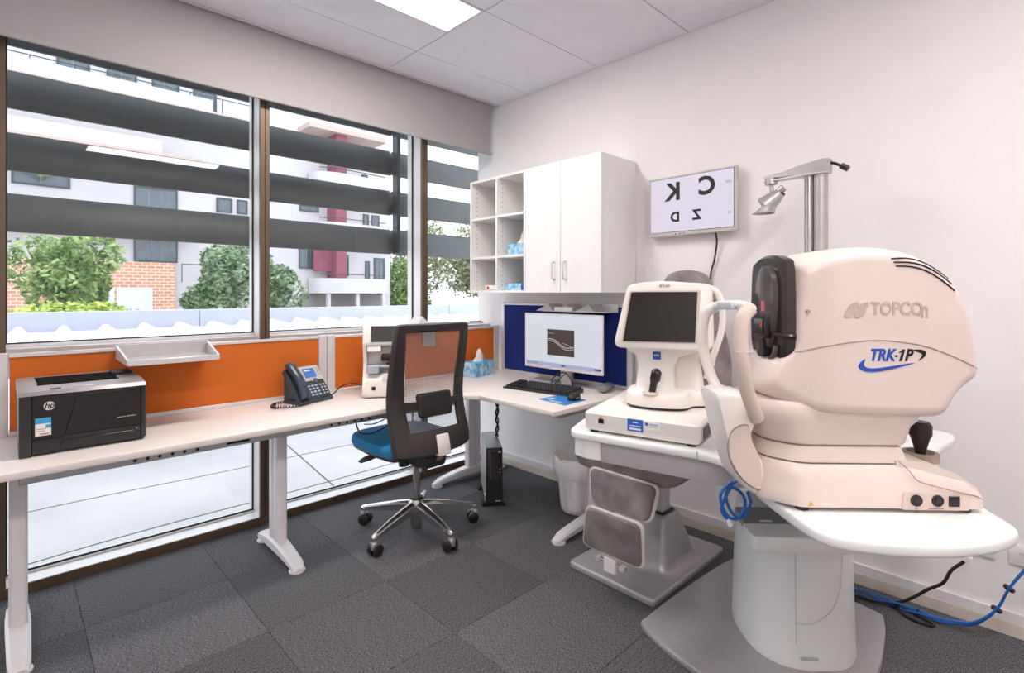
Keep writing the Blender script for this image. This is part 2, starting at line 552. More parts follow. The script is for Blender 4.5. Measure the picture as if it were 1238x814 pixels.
# apartment buildings across the street (facade plane at y = 40)
YFAC = 40.0
def window(root, x0, x1, z0, z1, depth=.35, fr=.10, glassm=None, split=1):
    w = obj('window', G().box(x0, x1, YFAC - .06, YFAC + .05, z0, z0 + fr).box(x0, x1, YFAC - .06, YFAC + .05, z1 - fr, z1)
            .box(x0, x0 + fr, YFAC - .06, YFAC + .05, z0 + fr, z1 - fr).box(x1 - fr, x1, YFAC - .06, YFAC + .05, z0 + fr, z1 - fr), frame_dk, root)
    n = split
    for k in range(n):
        a = x0 + fr + (x1 - x0 - 2 * fr) * k / n; b = x0 + fr + (x1 - x0 - 2 * fr) * (k + 1) / n - (.06 if k < n - 1 else 0)
        obj('pane', G().box(a, b, YFAC - .02, YFAC + .02, z0 + fr, z1 - fr), (glassm or shade_glass), w)
    return w
def brick_mat():
    m = bpy.data.materials.new('orange_brickwork'); m.use_nodes = True
    nt = m.node_tree; b = nt.nodes['Principled BSDF']
    tc = nt.nodes.new('ShaderNodeTexCoord'); mp = nt.nodes.new('ShaderNodeMapping'); mp.inputs['Rotation'].default_value = (R(90), 0, 0)
    bt = nt.nodes.new('ShaderNodeTexBrick'); bt.inputs['Scale'].default_value = 1.0
    bt.inputs['Brick Width'].default_value = .46; bt.inputs['Row Height'].default_value = .2; bt.inputs['Mortar Size'].default_value = .025
    bt.inputs['Color1'].default_value = lin('#c98a72'); bt.inputs['Color2'].default_value = lin('#d69c80'); bt.inputs['Mortar'].default_value = lin('#e6d3c6')
    nt.links.new(tc.outputs['Object'], mp.inputs[0]); nt.links.new(mp.outputs[0], bt.inputs['Vector']); nt.links.new(bt.outputs['Color'], b.inputs['Base Color'])
    b.inputs['Roughness'].default_value = .9
    return m
brick_m = brick_mat()
b1 = thing('apartment_building', 'large white apartment block with orange brick ground floor across the street', 'building', (8, 42, -.15))
obj('wall', G().box(-9, 16.0, 40.05, 52, -.15, 17.2), facade_w, b1)
obj('brick_panel', G().box(-2.0, 7.95, 39.85, 40.05, -.15, 3.25), brick_m, b1)
for x0, x1 in ((3.2, 4.75), (4.85, 6.7)):
    obj('garage_door', G().box(x0, x1, 39.78, 39.85, -.1, 1.62, .01, 1), curtain_m, b1)
for x0, x1, z0, z1, sp in ((5.75, 8.1, 3.3, 4.75, 3), (5.75, 8.1, 6.7, 8.05, 3), (.2, 2.7, 7.4, 9.0, 2), (.3, 1.7, 15.8, 17.1, 2), (2.1, 3.6, 13.8, 16.6, 2), (4.4, 5.9, 13.8, 16.4, 2),
                            (10.4, 11.4, 6.9, 7.9, 2), (11.7, 12.4, 6.9, 7.9, 1), (6.7, 8.2, 13.4, 15.8, 2), (9.0, 10.4, 13.0, 15.0, 2), (-3, -1, 7.4, 9, 2)):
    window(b1, x0, x1, z0, z1, split=sp)
for x0, x1, z in ((-6, 9.0, 5.0), (-6, 9.2, 9.75), (-6, 12.0, 13.0)):
    s = obj('balcony_slab', G().box(x0, x1, 38.6, 40.05, z, z + .28), facade_p, b1)
    obj('balcony_upstand', G().box(x0 + 4.2, x1 - 2.2, 38.6, 38.75, z + .28, z + 1.05), facade_w, s)
for x0, x1, z in ((8.1, 9.4, 2.0), (-5, -1.8, 10.0)):
    obj('balcony_rail', G().box(x0, x1, 38.9, 38.94, z + 1.15, z + 1.2).box(x0, x0 + .05, 38.9, 38.94, z, z + 1.2).box(x1 - .05, x1, 38.9, 38.94, z, z + 1.2), frame_dk, b1)
for k in range(7):
    obj('balcony_rail', G().box(-1 + k * 1.9, .85 + k * 1.9, 38.7, 38.74, 14.25, 14.3).box(-1 + k * 1.9, -.95 + k * 1.9, 38.7, 38.74, 13.2, 14.3), frame_dk, b1)
b2 = thing('apartment_building', 'white apartment block with a maroon vertical fin and curved balconies', 'building', (20, 42, -.15))
obj('wall', G().box(16.0, 24.0, 40.05, 50, -.15, 16.2), facade_w, b2)
obj('fin', G().box(18.3, 19.15, 38.4, 40.05, 1.9, 13.6), maroon_m, b2)
obj('fin_return', G().box(16.9, 18.3, 39.2, 39.4, 3.0, 4.9), maroon_m, b2)
obj('roof_slab', G().box(16.02, 22.4, 38.0, 50, 13.6, 13.95), facade_p, b2)
for x0, x1, z0, z1, sp in ((16.05, 17.3, 3.2, 5.1, 2), (19.3, 20.1, 2.7, 4.4, 1), (21.6, 22.0, 2.4, 4.0, 1), (22.4, 23.4, 2.1, 4.3, 2), (16.1, 17.6, 7.6, 8.1, 2),
                            (21.4, 21.9, 6.4, 7.9, 1), (22.2, 22.9, 6.4, 7.9, 1), (21.3, 21.8, 9.6, 11.2, 1), (18.0, 18.9, -.1, 1.2, 1), (20.4, 21.0, -.1, 1.2, 1)):
    window(b2, x0, x1, z0, z1, split=sp)
for z in (1.3, 5.6, 9.4):
    s = obj('balcony', G().prism(fil([(16.6, 40.0), (16.9, 38.6), (18.2, 38.0), (22.6, 38.4), (23.8, 40.0)], .5, 4), z, z + 1.15, 'z'), facade_w, b2)
    obj('balcony_rail', G().tube([(17.0, 38.5, z + 1.45), (18.3, 37.95, z + 1.45), (22.5, 38.3, z + 1.45)], .035, 6), frame_dk, s)
obj('undercroft', G().box(16.2, 23.2, 39.9, 40.04, -.1, 1.25), pm('undercroft_grey_wall', '#8a8383', .8), b2)  # darker grey wall panel below the lowest balcony
for xx in (17.6, 20.0, 22.3):
    obj('column', G().box(xx, xx + .25, 38.4, 38.7, -.15, 1.3), facade_w, b2)

# trees
def leaf_mat(name, a, b_, c):
    m = bpy.data.materials.new(name); m.use_nodes = True
    nt = m.node_tree; b = nt.nodes['Principled BSDF']
    tc = nt.nodes.new('ShaderNodeTexCoord'); nz = nt.nodes.new('ShaderNodeTexNoise'); nz.inputs['Scale'].default_value = 1.6; nz.inputs['Detail'].default_value = 5
    nt.links.new(tc.outputs['Object'], nz.inputs[0])
    rp = nt.nodes.new('ShaderNodeValToRGB'); e = rp.color_ramp.elements
    e[0].position = .35; e[0].color = lin(a); e[1].position = .68; e[1].color = lin(c)
    k = e.new(.5); k.color = lin(b_)
    nt.links.new(nz.outputs['Fac'], rp.inputs[0]); nt.links.new(rp.outputs[0], b.inputs['Base Color'])
    b.inputs['Roughness'].default_value = .7
    return m
leafA = leaf_mat('leaf_green', '#46622f', '#7b9a55', '#b9c98c')
leafB = leaf_mat('leaf_dark', '#4a6440', '#76926a', '#b4c4a8')
leafC = leaf_mat('leaf_olive', '#5c6640', '#8a8f66', '#b9b48c')
leafD = leaf_mat('leaf_lime', '#6f8a2e', '#a5bb4e', '#d0d880')
bark_m = pm('bark', '#7a6a5c', .9, var=.15, scale=4)
def tree(label, x, y, zt, rx, rz, m, n, leaf=.34, trunk=True, name='leafy_tree', grp='trees across the street', blobs=9):
    rnd = random.Random(int(x * 17 + y))
    zb = -.15
    t = thing(name, label, 'tree' if trunk else 'shrub', (x, y, zb), group=grp)
    if trunk:
        g = G()
        g.tube([(x, y, zb), (x + .1, y, zt - rz * 1.2), (x - .1, y, zt - rz * .6)], [.16, .12, .05], 7)
        for k in range(5):
            a = k * 1.3
            g.tube([(x, y, zt - rz * 1.5), (x + math.cos(a) * rx * .5, y + math.sin(a) * rx * .4, zt - rz * .6)], [.07, .03], 5)
        obj('trunk', g, bark_m, t)
    g = G()
    cs = []
    for k in range(blobs):
        a = rnd.uniform(0, 6.28); q = rnd.uniform(.1, .62)
        cs.append((x + math.cos(a) * rx * q, y + math.sin(a) * rx * q, zt - rz + rnd.uniform(-.6, .55) * rz, rnd.uniform(.38, .55)))
    for k in range(n):
        c = rnd.choice(cs)
        th = rnd.uniform(0, 6.28); ph = math.acos(rnd.uniform(-1, 1)); q = c[3] * rnd.uniform(.75, 1.05)
        p = Vector((c[0] + math.sin(ph) * math.cos(th) * rx * q, c[1] + math.sin(ph) * math.sin(th) * rx * q, c[2] + math.cos(ph) * rz * q))
        u = Vector((rnd.gauss(0, 1), rnd.gauss(0, 1), rnd.gauss(0, .6))).normalized()
        w = u.cross(Vector((rnd.gauss(0, 1), rnd.gauss(0, 1), rnd.gauss(0, 1)))).normalized()
        l = leaf * rnd.uniform(.6, 1.2)
        g.add([p - u * l * .5, p + w * l * .22, p + u * l * .5, p - w * l * .22], [(0, 1, 2, 3)])
    f = obj('foliage', g, m, t)
    f['kind'] = 'stuff'
    return t
tree('dense green tree in front of the brick wall, seen at the window edge', 1.6, 31, 4.55, 2.6, 2.3, leafA, 6000)
tree('pale lime shrub low in front of the brick wall behind the canopy parapet', 1.5, 27, 1.05, 2.9, .8, leafD, 3000, .28, False, 'lime_shrub', 'shrubs across the street')
tree('grey green leafy tree to the left of the window mullion beyond the canopy', 8.9, 31, 4.3, 2.4, 2.3, leafB, 6000)
tree('dark rounded tree seen just past the window mullion', 12.8, 35.8, 3.5, 2.2, 2.1, leafB, 4500)
tree('yellow olive tree rising beside the maroon fin block', 37.1, 56, 11.4, 4.9, 6.1, leafC, 6000, .5)
tree('fresh green tree behind the lensmeter end of the window', 27.0, 43, 4.6, 3.2, 2.9, leafA, 5000, .45)
tree('tall olive tree at the corner of the window by the cupboard', 37.5, 44, 9.0, 5.0, 5.6, leafC, 9000, .5)
tree('small potted lime palm on the upper balcony of the white block', 1.2, 39.0, 9.9, .8, 1.1, leafD, 700, .3, False, 'balcony_plant', 'shrubs across the street')

# ================================================================ WINDOW DRESSING, DESKS, SCREENS
t = thing('roller_blind', 'wide grey roller blind half lowered over the top of the window', 'blind', (.6, 2.987, 2.335))
obj('fabric', G().box(XL + .02, 2.655, 2.985, 2.989, 2.352, 2.93), blind_m, t)
obj('bottom_rail', G().prism(fil([(2.979, 2.335), (2.995, 2.335), (2.995, 2.356), (2.979, 2.356)], .004, 2), XL + .02, 2.662, 'x'), blind_m, t)
obj('roller', G().lathe([(.03, XL + .02), (.03, 2.655)], (0, 3.015, 2.93), 12, 'x'), alu_m, t)

def screen_x(lab, x0, x1, y, z0, z1, m):
    t = thing('desk_screen', lab, 'desk screen', ((x0 + x1) / 2, y, z0), group='fabric desk screens')
    obj('fabric_panel', G().box(x0 + .052, x1 - .052, y - .009, y + .009, z0 + .018, z1 - .014), m, t)
    for a in (x0, x1 - .05):
        obj('end_post', G().prism(fil([(a + .001, y - .016), (a + .049, y - .016), (a + .049, y + .016), (a + .001, y + .016)], .006, 3), z0, z1 + .004, 'z', .002, 1), alu_w, t)
    obj('top_rail', G().box(x0 + .05, x1 - .05, y - .014, y + .014, z1 - .015, z1, .002, 1), alu_w, t)
    obj('bottom_rail', G().box(x0 + .05, x1 - .05, y - .014, y + .014, z0, z0 + .018, .002, 1), alu_w, t)
    return t
DZ = .70
screen_x('long orange fabric desk screen behind the black printer and the phone', -.042, 1.3425, 2.95, DZ, 1.034, orange_m)
screen_x('orange fabric desk screen behind the lensmeter and the office chair', 1.3435, 2.70, 2.95, DZ, 1.034, orange_m)
t = thing('desk_screen', 'navy blue fabric desk screen on the white wall behind the monitor', 'desk screen', (2.683, 2.3, DZ), group='fabric desk screens')
obj('fabric_panel', G().box(2.674, 2.692, 1.775, 2.845, .722, 1.196), blue_m, t)
for a in (1.745, 2.845):
    obj('end_post', G().box(2.668, 2.698, a, a + .03, DZ, 1.214, .004, 2), alu_w, t)
obj('top_rail', G().box(2.669, 2.697, 1.775, 2.845, 1.196, 1.211, .002, 1), alu_w, t)
obj('bottom_rail', G().box(2.669, 2.697, 1.775, 2.845, DZ, .722, .002, 1), alu_w, t)

foot_w = white_m
def t_leg(root, cx_, cy_, ax, f0, f1, zt):
    """twin-profile desk leg with an arched foot running along axis ax from f0 to f1"""
    g = G()
    def sec(dx0, dx1, dy0, dy1):
        if ax == 'y':
            return fil([(cx_ + dx0, cy_ + dy0), (cx_ + dx1, cy_ + dy0), (cx_ + dx1, cy_ + dy1), (cx_ + dx0, cy_ + dy1)], .012, 3)
        return fil([(cx_ + dy0, cy_ + dx0), (cx_ + dy1, cy_ + dx0), (cx_ + dy1, cy_ + dx1), (cx_ + dy0, cy_ + dx1)], .012, 3)
    g.prism(sec(-.026, .026, -.055, -.004), .05, zt, 'z')
    g.prism(sec(-.026, .026, .004, .055), .05, zt, 'z')
    g.prism(sec(-.02, .02, -.006, .006), .05, zt, 'z')
    lg = obj('leg', g, white_m, root)
    c = cy_ if ax == 'y' else cx_
    prof = []
    for k in range(13):
        u = f0 + (f1 - f0) * k / 12
        q = abs(u - c) / max(abs(f0 - c), abs(f1 - c))
        top = .078 - .042 * q ** 1.6
        bot = .012 + .020 * (1 - q ** 2)
        w = .036 - .006 * q
        if k in (0, 12):
            top -= .012; w -= .008
        prof.append((u, bot, top, w))
    rings = []
    for u, b_, tp, w in prof:
        rr = [(-w, b_), (w, b_), (w, tp - .01), (w - .01, tp), (-w + .01, tp), (-w, tp - .01)]
        rings.append([(cx_ + a, u, z) if ax == 'y' else (u, cy_ + a, z) for a, z in rr])
    obj('foot', G().loft(rings), white_m, lg)
    for u in (f0 + .035, f1 - .035):
        p = (cx_, u, 0) if ax == 'y' else (u, cy_, 0)
        obj('levelling_pad', G().lathe([(.036, 0), (.036, .008), (.02, .018), (.0, .018)], p, 14), white_m, lg)
    return lg

dk = thing('desk', 'long white desk under the window with twin white legs', 'desk', (.9, 2.65, 0), group='white desks')
obj('desk_top', G().prism(fil([(-.75, 2.335), (1.86, 2.335), (1.925, 2.27), (1.93, 2.27), (1.93, 2.98), (-.75, 2.98)], [.02, .02, .001, 0, 0, .01], 3), .675, DZ, 'z', .003, 2), desk_m, dk)
obj('cable_beam', G().box(.03, 1.93, 2.425, 2.445, .630, .672, .003, 1).box(.03, 1.93, 2.445, 2.50, .630, .636), alu_m, dk)
for xx in (.352, .392, .432, .474, .516, .56, 1.13, 1.17, 1.21, 1.25, 1.29, 1.33):
    obj('beam_hole', G().lathe([(.0065, 2.4235), (.0065, 2.426)], (xx, 0, .645), 10, 'y'), black_m, dk)
obj('beam_slot', G().box(.67, .76, 2.4235, 2.426, .641, .650), gasket_m, dk)
t_leg(dk, .032, 2.66, 'y', 2.39, 2.88, .675)
t_leg(dk, .965, 2.66, 'y', 2.39, 2.88, .675)
dk2 = thing('desk', 'white return desk along the wall carrying the monitor and keyboard', 'desk', (2.3, 2.3, 0), group='white desks')
obj('desk_top', G().prism(fil([(1.93, 1.70), (2.712, 1.70), (2.712, 2.98), (1.932, 2.98), (1.932, 2.27)], [.015, 0, 0, 0, 0], 3), .675, DZ, 'z', .003, 2), desk_m, dk2)
obj('cable_beam', G().box(2.62, 2.64, 1.76, 2.80, .60, .665, .003, 1), alu_m, dk2)
obj('end_bracket', G().box(2.02, 2.66, 1.74, 1.78, .645, .674, .003, 1), alu_m, dk2)
t_leg(dk2, 2.36, 2.84, 'x', 2.02, 2.66, .675)
t_leg(dk2, 2.36, 1.765, 'x', 2.005, 2.66, .675)

# screen-hung trays
t = thing('paper_tray', 'open silver metal paper tray hooked on the orange screen above the printer', 'tray', (.53, 2.80, .98), group='screen hung trays')
obj('tray_base', G().add([(.362, 2.655, .982), (.70, 2.655, .982), (.722, 2.932, .992), (.358, 2.932, .992), (.362, 2.655, .978), (.70, 2.655, .978), (.722, 2.932, .988), (.358, 2.932, .988)],
    [(0, 1, 2, 3), (7, 6, 5, 4), (0, 1, 5, 4), (1, 2, 6, 5), (2, 3, 7, 6), (3, 0, 4, 7)]), alu_m, t)
obj('front_lip', G().box(.36, .702, 2.648, 2.657, .978, 1.002, .002, 1), alu_w, t)
for a, b in (((.362, 2.655), (.358, 2.935)), ((.70, 2.655), (.722, 2.935))):
    g = G()
    w = .004
    g.add([(a[0] - w, a[1], .98), (b[0] - w, b[1], .985), (b[0] - w, b[1], 1.046), (a[0] - w, a[1], 1.002), (a[0] + w, a[1], .98), (b[0] + w, b[1], .985), (b[0] + w, b[1], 1.046), (a[0] + w, a[1], 1.002)],
          [(0, 1, 2, 3), (7, 6, 5, 4), (0, 1, 5, 4), (1, 2, 6, 5), (2, 3, 7, 6), (3, 0, 4, 7)])
    obj('side_wall', g, alu_w, t)
obj('hanging_hook', G().box(.362, .722, 2.9335, 2.966, 1.040, 1.046).box(.358, .722, 2.928, 2.932, .985, 1.046), alu_m, t)

def zig(t, P, e, out, w0, z0, n=3, h=.045, d=.15):
    """saw-tooth sorter: P start point, e direction along the screen, out direction into the room"""
    e, out = Vector(e), Vector(out); P = Vector(P)
    obj('sorter_base', G().bar(P + out * d / 2, P + e * w0 + out * d / 2, d, .004), alu_w, t)
    obj('back_plate', G().bar(P + Vector((0, 0, .02)), P + e * w0 + Vector((0, 0, .02)), .004, .05), alu_w, t)
    for k in range(n):
        a = P + e * (w0 * (k + .15) / n); b = P + e * (w0 * (k + .15) / n - .06)
        for s0, s1 in ((a, 0), (b, 1)):
            pass
        q = a + Vector((0, 0, h)); w = a + e * (w0 / n * .45)
        g = G()
        g.add([a - e * .075 + out * .0, q + out * .0, w, a - e * .075 + out * d, q + out * d * .75, w + out * d], [(0, 1, 4, 3), (1, 2, 5, 4), (0, 1, 2), (3, 4, 5)])
        obj('divider', g, alu_w, t)
t = thing('file_sorter', 'silver metal saw-tooth sorter hooked on the navy screen above the monitor', 'tray', (2.6, 2.1, 1.16), group='screen hung trays')
zig(t, (2.66, 2.32, 1.168), (0, -1, 0), (-1, 0, 0), .49, 0)
obj('card', G().box(2.50, 2.515, 2.06, 2.20, 1.172, 1.195), paper_m, t)
t = thing('file_sorter', 'silver metal sorter hooked on the orange screen behind the office chair', 'tray', (1.97, 2.86, 1.04), group='screen hung trays')
zig(t, (1.90, 2.925, 1.042), (1, 0, 0), (0, -1, 0), .21, 0, n=1, h=.09, d=.12)
obj('hanging_plate', G().box(2.0, 2.10, 2.925, 2.931, .925, 1.042), steel_m, t)

# ================================================================ PRINTER
t = thing('laser_printer', 'black laser printer with silver top on the desk below the tray', 'printer', (.215, 2.68, DZ))
x0, x1, y0, y1 = .03, .398, 2.505, 2.86
bd = obj('body', G().box(x0, x1, y0 + .012, y1, DZ + .004, .925, .006, 2), printer_m, t)
g = G().prism(fil([(x0 + .001, y0 + .004), (x0 + .034, y0), (x0 + .034, y0 + .03), (x0 + .001, y0 + .03)], .004, 2), DZ + .002, .917, 'z')
obj('front_pillar', g, darkg_m, t)
g = G().prism(fil([(x1 - .014, y0 + .004), (x1 + .004, y0 + .012), (x1 + .006, y0 + .05), (x1 - .014, y0 + .05)], .004, 2), DZ + .012, .919, 'z')
obj('front_pillar', g, darkg_m, t)
top = obj('top_cover', G().prism([(y0 - .001, .917), (y0 + .010, .930), (y0 + .10, .937), (y1, .943), (y1, .917)], x0 - .003, x1 + .003, 'x', .004, 2), printer_t, t)
slot_m = pm('slot_matt_black', '#0d0c0d', .95, spec=.1)
obj('output_slot', G().add([(x0 + .055, y0 + .12, .9392), (x1 - .075, y0 + .12, .9392), (x1 - .06, y0 + .32, .9435), (x0 + .05, y0 + .32, .9435)], [(0, 1, 2, 3)])
    .box(x0 + .052, x1 - .07, y0 + .117, y0 + .12, .935, .9415), slot_m, top)
obj('paper_stop', G().box(x0 + .29, x1 - .01, y0 + .22, y0 + .32, .938, .952, .004, 1), black_m, top)
obj('control_display', G().box(x0 + .085, x0 + .115, y0 + .025, y0 + .05, .9295, .9335), black_m, top)
obj('button_row', G().box(x0 + .15, x0 + .22, y0 + .03, y0 + .05, .930, .9345, .001, 1), alu_m, top)
# front face details (raised doors)
obj('front_door', G().prism(fil([(x0 + .125, .764), (x1 - .016, .764), (x1 - .016, .903), (x0 + .168, .903), (x0 + .158, .896)], .006, 2), y0 + .004, y0 + .014, 'y', .0015, 1), printer_m, t)
obj('front_fascia', G().prism([(x0 + .036, .76), (x0 + .122, .76), (x0 + .162, .912), (x0 + .036, .912)], y0 + .006, y0 + .014, 'y', .001, 1), printer_m, t)
obj('paper_drawer', G().prism(fil([(x0 + .112, .712), (x1 - .016, .712), (x1 - .016, .745), (x0 + .12, .745)], .003, 2), y0 + .004, y0 + .014, 'y', .0015, 1), printer_m, t)
obj('front_fascia', G().prism([(x0 + .036, .706), (x0 + .104, .706), (x0 + .118, .757), (x0 + .036, .757)], y0 + .006, y0 + .014, 'y', .001, 1), printer_m, t)
obj('front_strip', G().box(x0 + .12, x1 - .016, y0 + .006, y0 + .014, .747, .762, .001, 1), darkg_m, t)
obj('power_button', G().lathe([(.009, y0 + .001), (.009, y0 + .006)], (x1 - .028, 0, .752), 16, 'y'), darkg_m, t)
obj('button_mark', G().lathe([(.003, y0 - .0005), (.003, y0 + .001)], (x1 - .028, 0, .752), 10, 'y'), cyan_m, t)
obj('level_window', G().box(x0 + .053, x0 + .058, y0 + .004, y0 + .0062, .716, .736), black_m, t)
lg = obj('logo_disc', G().lathe([(.0155, y0 + .0045), (.0155, y0 + .0062)], (x0 + .082, 0, .876), 24, 'y'), paper_m, t)
text('logo_letters', 'hp', .028, LETTER, lg, (x0 + .082, y0 + .0042, .877), (1, 0, 0), (0, 0, 1), local=False, shear=.25, bold=.0006)
st = obj('sticker', G().box(x0 + .044, x0 + .087, y0 + .0048, y0 + .006, .772, .835), paper_m, t)
obj('sticker_band', G().box(x0 + .044, x0 + .087, y0 + .004, y0 + .0048, .815, .835).box(x0 + .072, x0 + .087, y0 + .004, y0 + .0048, .798, .810), cyan_m, st)
obj('sticker_lines', G().box(x0 + .048, x0 + .074, y0 + .0042, y0 + .0048, .795, .797).box(x0 + .048, x0 + .07, y0 + .0042, y0 + .0048, .788, .790).box(x0 + .055, x0 + .082, y0 + .0042, y0 + .0048, .776, .780), LETTER_G, st)
obj('badge_strip', G().box(x1 - .092, x1 - .022, y0 + .003, y0 + .0045, .796, .810), black_m, t)
text('badge_letters', 'LaserJet Pro 400 M401dn', .0058, paper_m, t, (x1 - .06, y0 + .0025, .803), (1, 0, 0), (0, 0, 1), local=False)

# ================================================================ PHONE
t = thing('desk_phone', 'slate grey desk phone with silver face and lit blue display', 'phone', (1.16, 2.80, DZ), 18)
TL = Matrix.Translation((0, -.075, .022)) @ Matrix.Rotation(R(52), 4, 'X')    # tilted face plate: local x, y (up the slope), z (out)
obj('body', G().box(-.10, .115, .0, .20, -.028, .0, .008, 2).xf(TL), navy_plastic, t, True)
obj('stand', G().prism([(-.075, .0), (.075, .0), (.075, .14), (.05, .16)], -.08, .10, 'x', .004, 1), navy_plastic, t, True)
obj('foot_edge', G().box(-.10, .115, -.085, .05, .0, .02, .006, 2), navy_plastic, t, True)
obj('face_plate', G().prism(fil([(-.035, .105), (.035, .105), (.045, .09), (.062, .09), (.072, .105), (.112, .105), (.112, .198), (-.035, .198)], .006, 3), .0, .005, 'z', .001, 1).xf(TL), pm('phone_silver', '#c9c6bd', .35, .3), t, True)
obj('display', G().box(.0, .075, .125, .182, .0048, .0065, .001, 1).xf(TL), emis('phone_screen', '#4f86e0', .40), t, True)
obj('display_line', G().box(.008, .05, .165, .17, .0066, .0072).xf(TL).add([], []), paper_m, t, True)
obj('navigation_pad', G().lathe([(.014, .004), (.014, .009), (.008, .011), (.0, .011)], (.053, .103, 0), 18).xf(TL), pm('pad_teal', '#48657a', .3), t, True)
for r_ in range(4):
    for c_ in range(3):
        obj('key', G().box(-.012 + c_ * .024, .004 + c_ * .024, .016 + r_ * .018, .026 + r_ * .018, -.001, .004, .0012, 1).xf(TL), pm('phone_key', '#aeb6be', .4), t, True)
    obj('key', G().box(.068, .08, .016 + r_ * .018, .026 + r_ * .018, -.001, .004, .0012, 1).xf(TL), MATS['phone_key'], t, True)
    obj('key', G().box(.09, .10, .016 + r_ * .018, .026 + r_ * .018, -.001, .004, .0012, 1).xf(TL), MATS['phone_key'], t, True)
for k in range(3):
    obj('line_key', G().box(.088, .104, .135 + k * .018, .147 + k * .018, .0045, .008, .001, 1).xf(TL), MATS['phone_key'], t, True)
g = G()
rings = []
for k in range(13):
    q = k / 12; u = .0 + .215 * q
    w = .026 + .006 * (2 * q - 1) ** 4; th = .018 + .012 * (2 * q - 1) ** 4
    zc = .018 + .020 * math.sin(math.pi * q) - .0
    if k in (0, 12):
        w *= .75; th *= .7
    rings.append([TL @ Vector((-.072 + w * math.cos(a), u, zc + th * math.sin(a))) for a in [2 * math.pi * j / 14 for j in range(14)]])
obj('handset', G().loft(rings), pm('handset_blue_black', '#353f4d', .28), t, True)
co = []
for k in range(160):
    q = k / 159
    base = crom([Vector(p) for p in ((-.06, -.09, .02), (-.12, -.105, .012), (-.19, -.07, .012), (-.22, -.02, .012), (-.17, .03, .012), (-.10, .02, .014), (-.08, -.02, .016))], 8)
    i = q * (len(base) - 1); a = int(i); b_ = min(a + 1, len(base) - 1)
    p = base[a].lerp(base[b_], i - a)
    co.append(p + Vector((0, .006 * math.cos(k * 1.3), .006 * math.sin(k * 1.3))))
obj('coiled_cord', G().tube(co, .003, 5), darkg_m, t, True)
solo('phone_cable', G().tube([(1.30, 2.84, .703), (1.34, 2.845, .712), (1.38, 2.85, .742), (1.43, 2.86, .752), (1.50, 2.88, .742), (1.58, 2.90, .706)], .004, 6, 5), black_m,
     'black cable arching between the phone and the lensmeter on the desk', 'cable', (1.4, 2.85, DZ))

# ================================================================ LENSMETER
t = thing('lensmeter', 'white upright automatic lensmeter with dark tilted screen on the desk', 'lensmeter', (1.57, 2.68, DZ))
sideP = [(2.80, .703), (2.60, .703), (2.545, .712), (2.54, .76), (2.575, .80), (2.61, .86), (2.615, .90), (2.59, .955), (2.575, 1.0), (2.60, 1.09), (2.625, 1.106), (2.78, 1.108), (2.80, 1.09)]
obj('side_cheek', G().prism(fil(sideP, .012, 2), 1.46, 1.482, 'x', .006, 2), plastic_w, t)
obj('side_cheek', G().prism(fil(sideP, .012, 2), 1.668, 1.69, 'x', .006, 2), plastic_w, t)
obj('back_tower', G().prism(fil([(2.80, .706), (2.66, .706), (2.665, 1.10), (2.79, 1.10)], .01, 2), 1.476, 1.674, 'x'), plastic_w, t)
obj('base', G().prism(fil([(2.78, .704), (2.545, .704), (2.535, .72), (2.55, .80), (2.60, .83), (2.78, .83)], .012, 2), 1.476, 1.674, 'x'), plastic_w, t)
obj('head', G().prism(fil([(2.78, .99), (2.585, .985), (2.575, 1.0), (2.615, 1.10), (2.78, 1.104)], .01, 2), 1.476, 1.674, 'x'), plastic_w, t)
obj('screen', G().prism([(2.579, 1.008), (2.608, 1.094), (2.604, 1.096), (2.574, 1.01)], 1.503, 1.648, 'x'), darkg_m, t)
obj('upper_shelf', G().prism(fil([(2.70, .955), (2.575, .955), (2.585, .985), (2.70, .985)], .005, 2), 1.485, 1.56, 'x', .002, 1), plastic_w, t)
obj('marking_unit', G().box(1.56, 1.64, 2.58, 2.66, .90, .935, .006, 2), black_m, t)
obj('lens_table', G().box(1.49, 1.66, 2.575, 2.66, .865, .878, .003, 1), pm('pale_blue_grey', '#b9c0cc', .4), t)
obj('table_slider', G().box(1.487, 1.55, 2.555, 2.575, .835, .88, .004, 1), MATS['pale_blue_grey'], t)
obj('nose_piece', G().lathe([(.014, .878), (.011, .892), (.0, .892)], (1.60, 2.60, 0), 12), black_m, t)
obj('printer_cover', G().box(1.57, 1.67, 2.54, 2.56, .80, .835, .004, 1), white_m, t)
obj('power_inlet', G().box(1.512, 1.532, 2.537, 2.545, .745, .765), black_m, t)
for x_ in (1.50, 1.65):
    obj('rubber_foot', G().lathe([(.01, .70), (.01, .706)], (x_, 2.58, 0), 10), black_m, t)

t.rotation_euler = (0, 0, R(-33)); t.location = (1.575, 2.70, DZ)
# ================================================================ TISSUE BOXES
def tissue(name, lab, loc, rz, w, d, h, pop=True, parentgroup='tissue boxes'):
    t = thing(name, lab, 'tissue box', loc, rz, parentgroup)
    obj('carton', G().box(-w / 2, w / 2, -d / 2, d / 2, 0, h, .0015, 1), tissue_m, t, True)
    obj('carton_top', G().box(-w / 2 + .002, w / 2 - .002, -d / 2 + .002, d / 2 - .002, h, h + .0008), tissue_side, t, True)
    if pop:
        rings = []
        for k in range(7):
            q = k / 6
            rr = .05 * (1 - q) ** .6 + .006
            rings.append([(rr * (1.0 + .25 * math.sin(3 * a + k)) * math.cos(a) * 1.0 + .008 * q, rr * .4 * (1 + .3 * math.cos(4 * a)) * math.sin(a), h + .001 + .082 * q + .006 * math.sin(5 * a) * q) for a in [2 * math.pi * j / 18 for j in range(18)]])
        obj('tissue', G().loft(rings), paper_m, t, True)
    return t
tissue('tissue_box', 'blue tissue box on the desk in front of the orange screen', (2.42, 2.845, DZ), 16, .235, .115, .10)

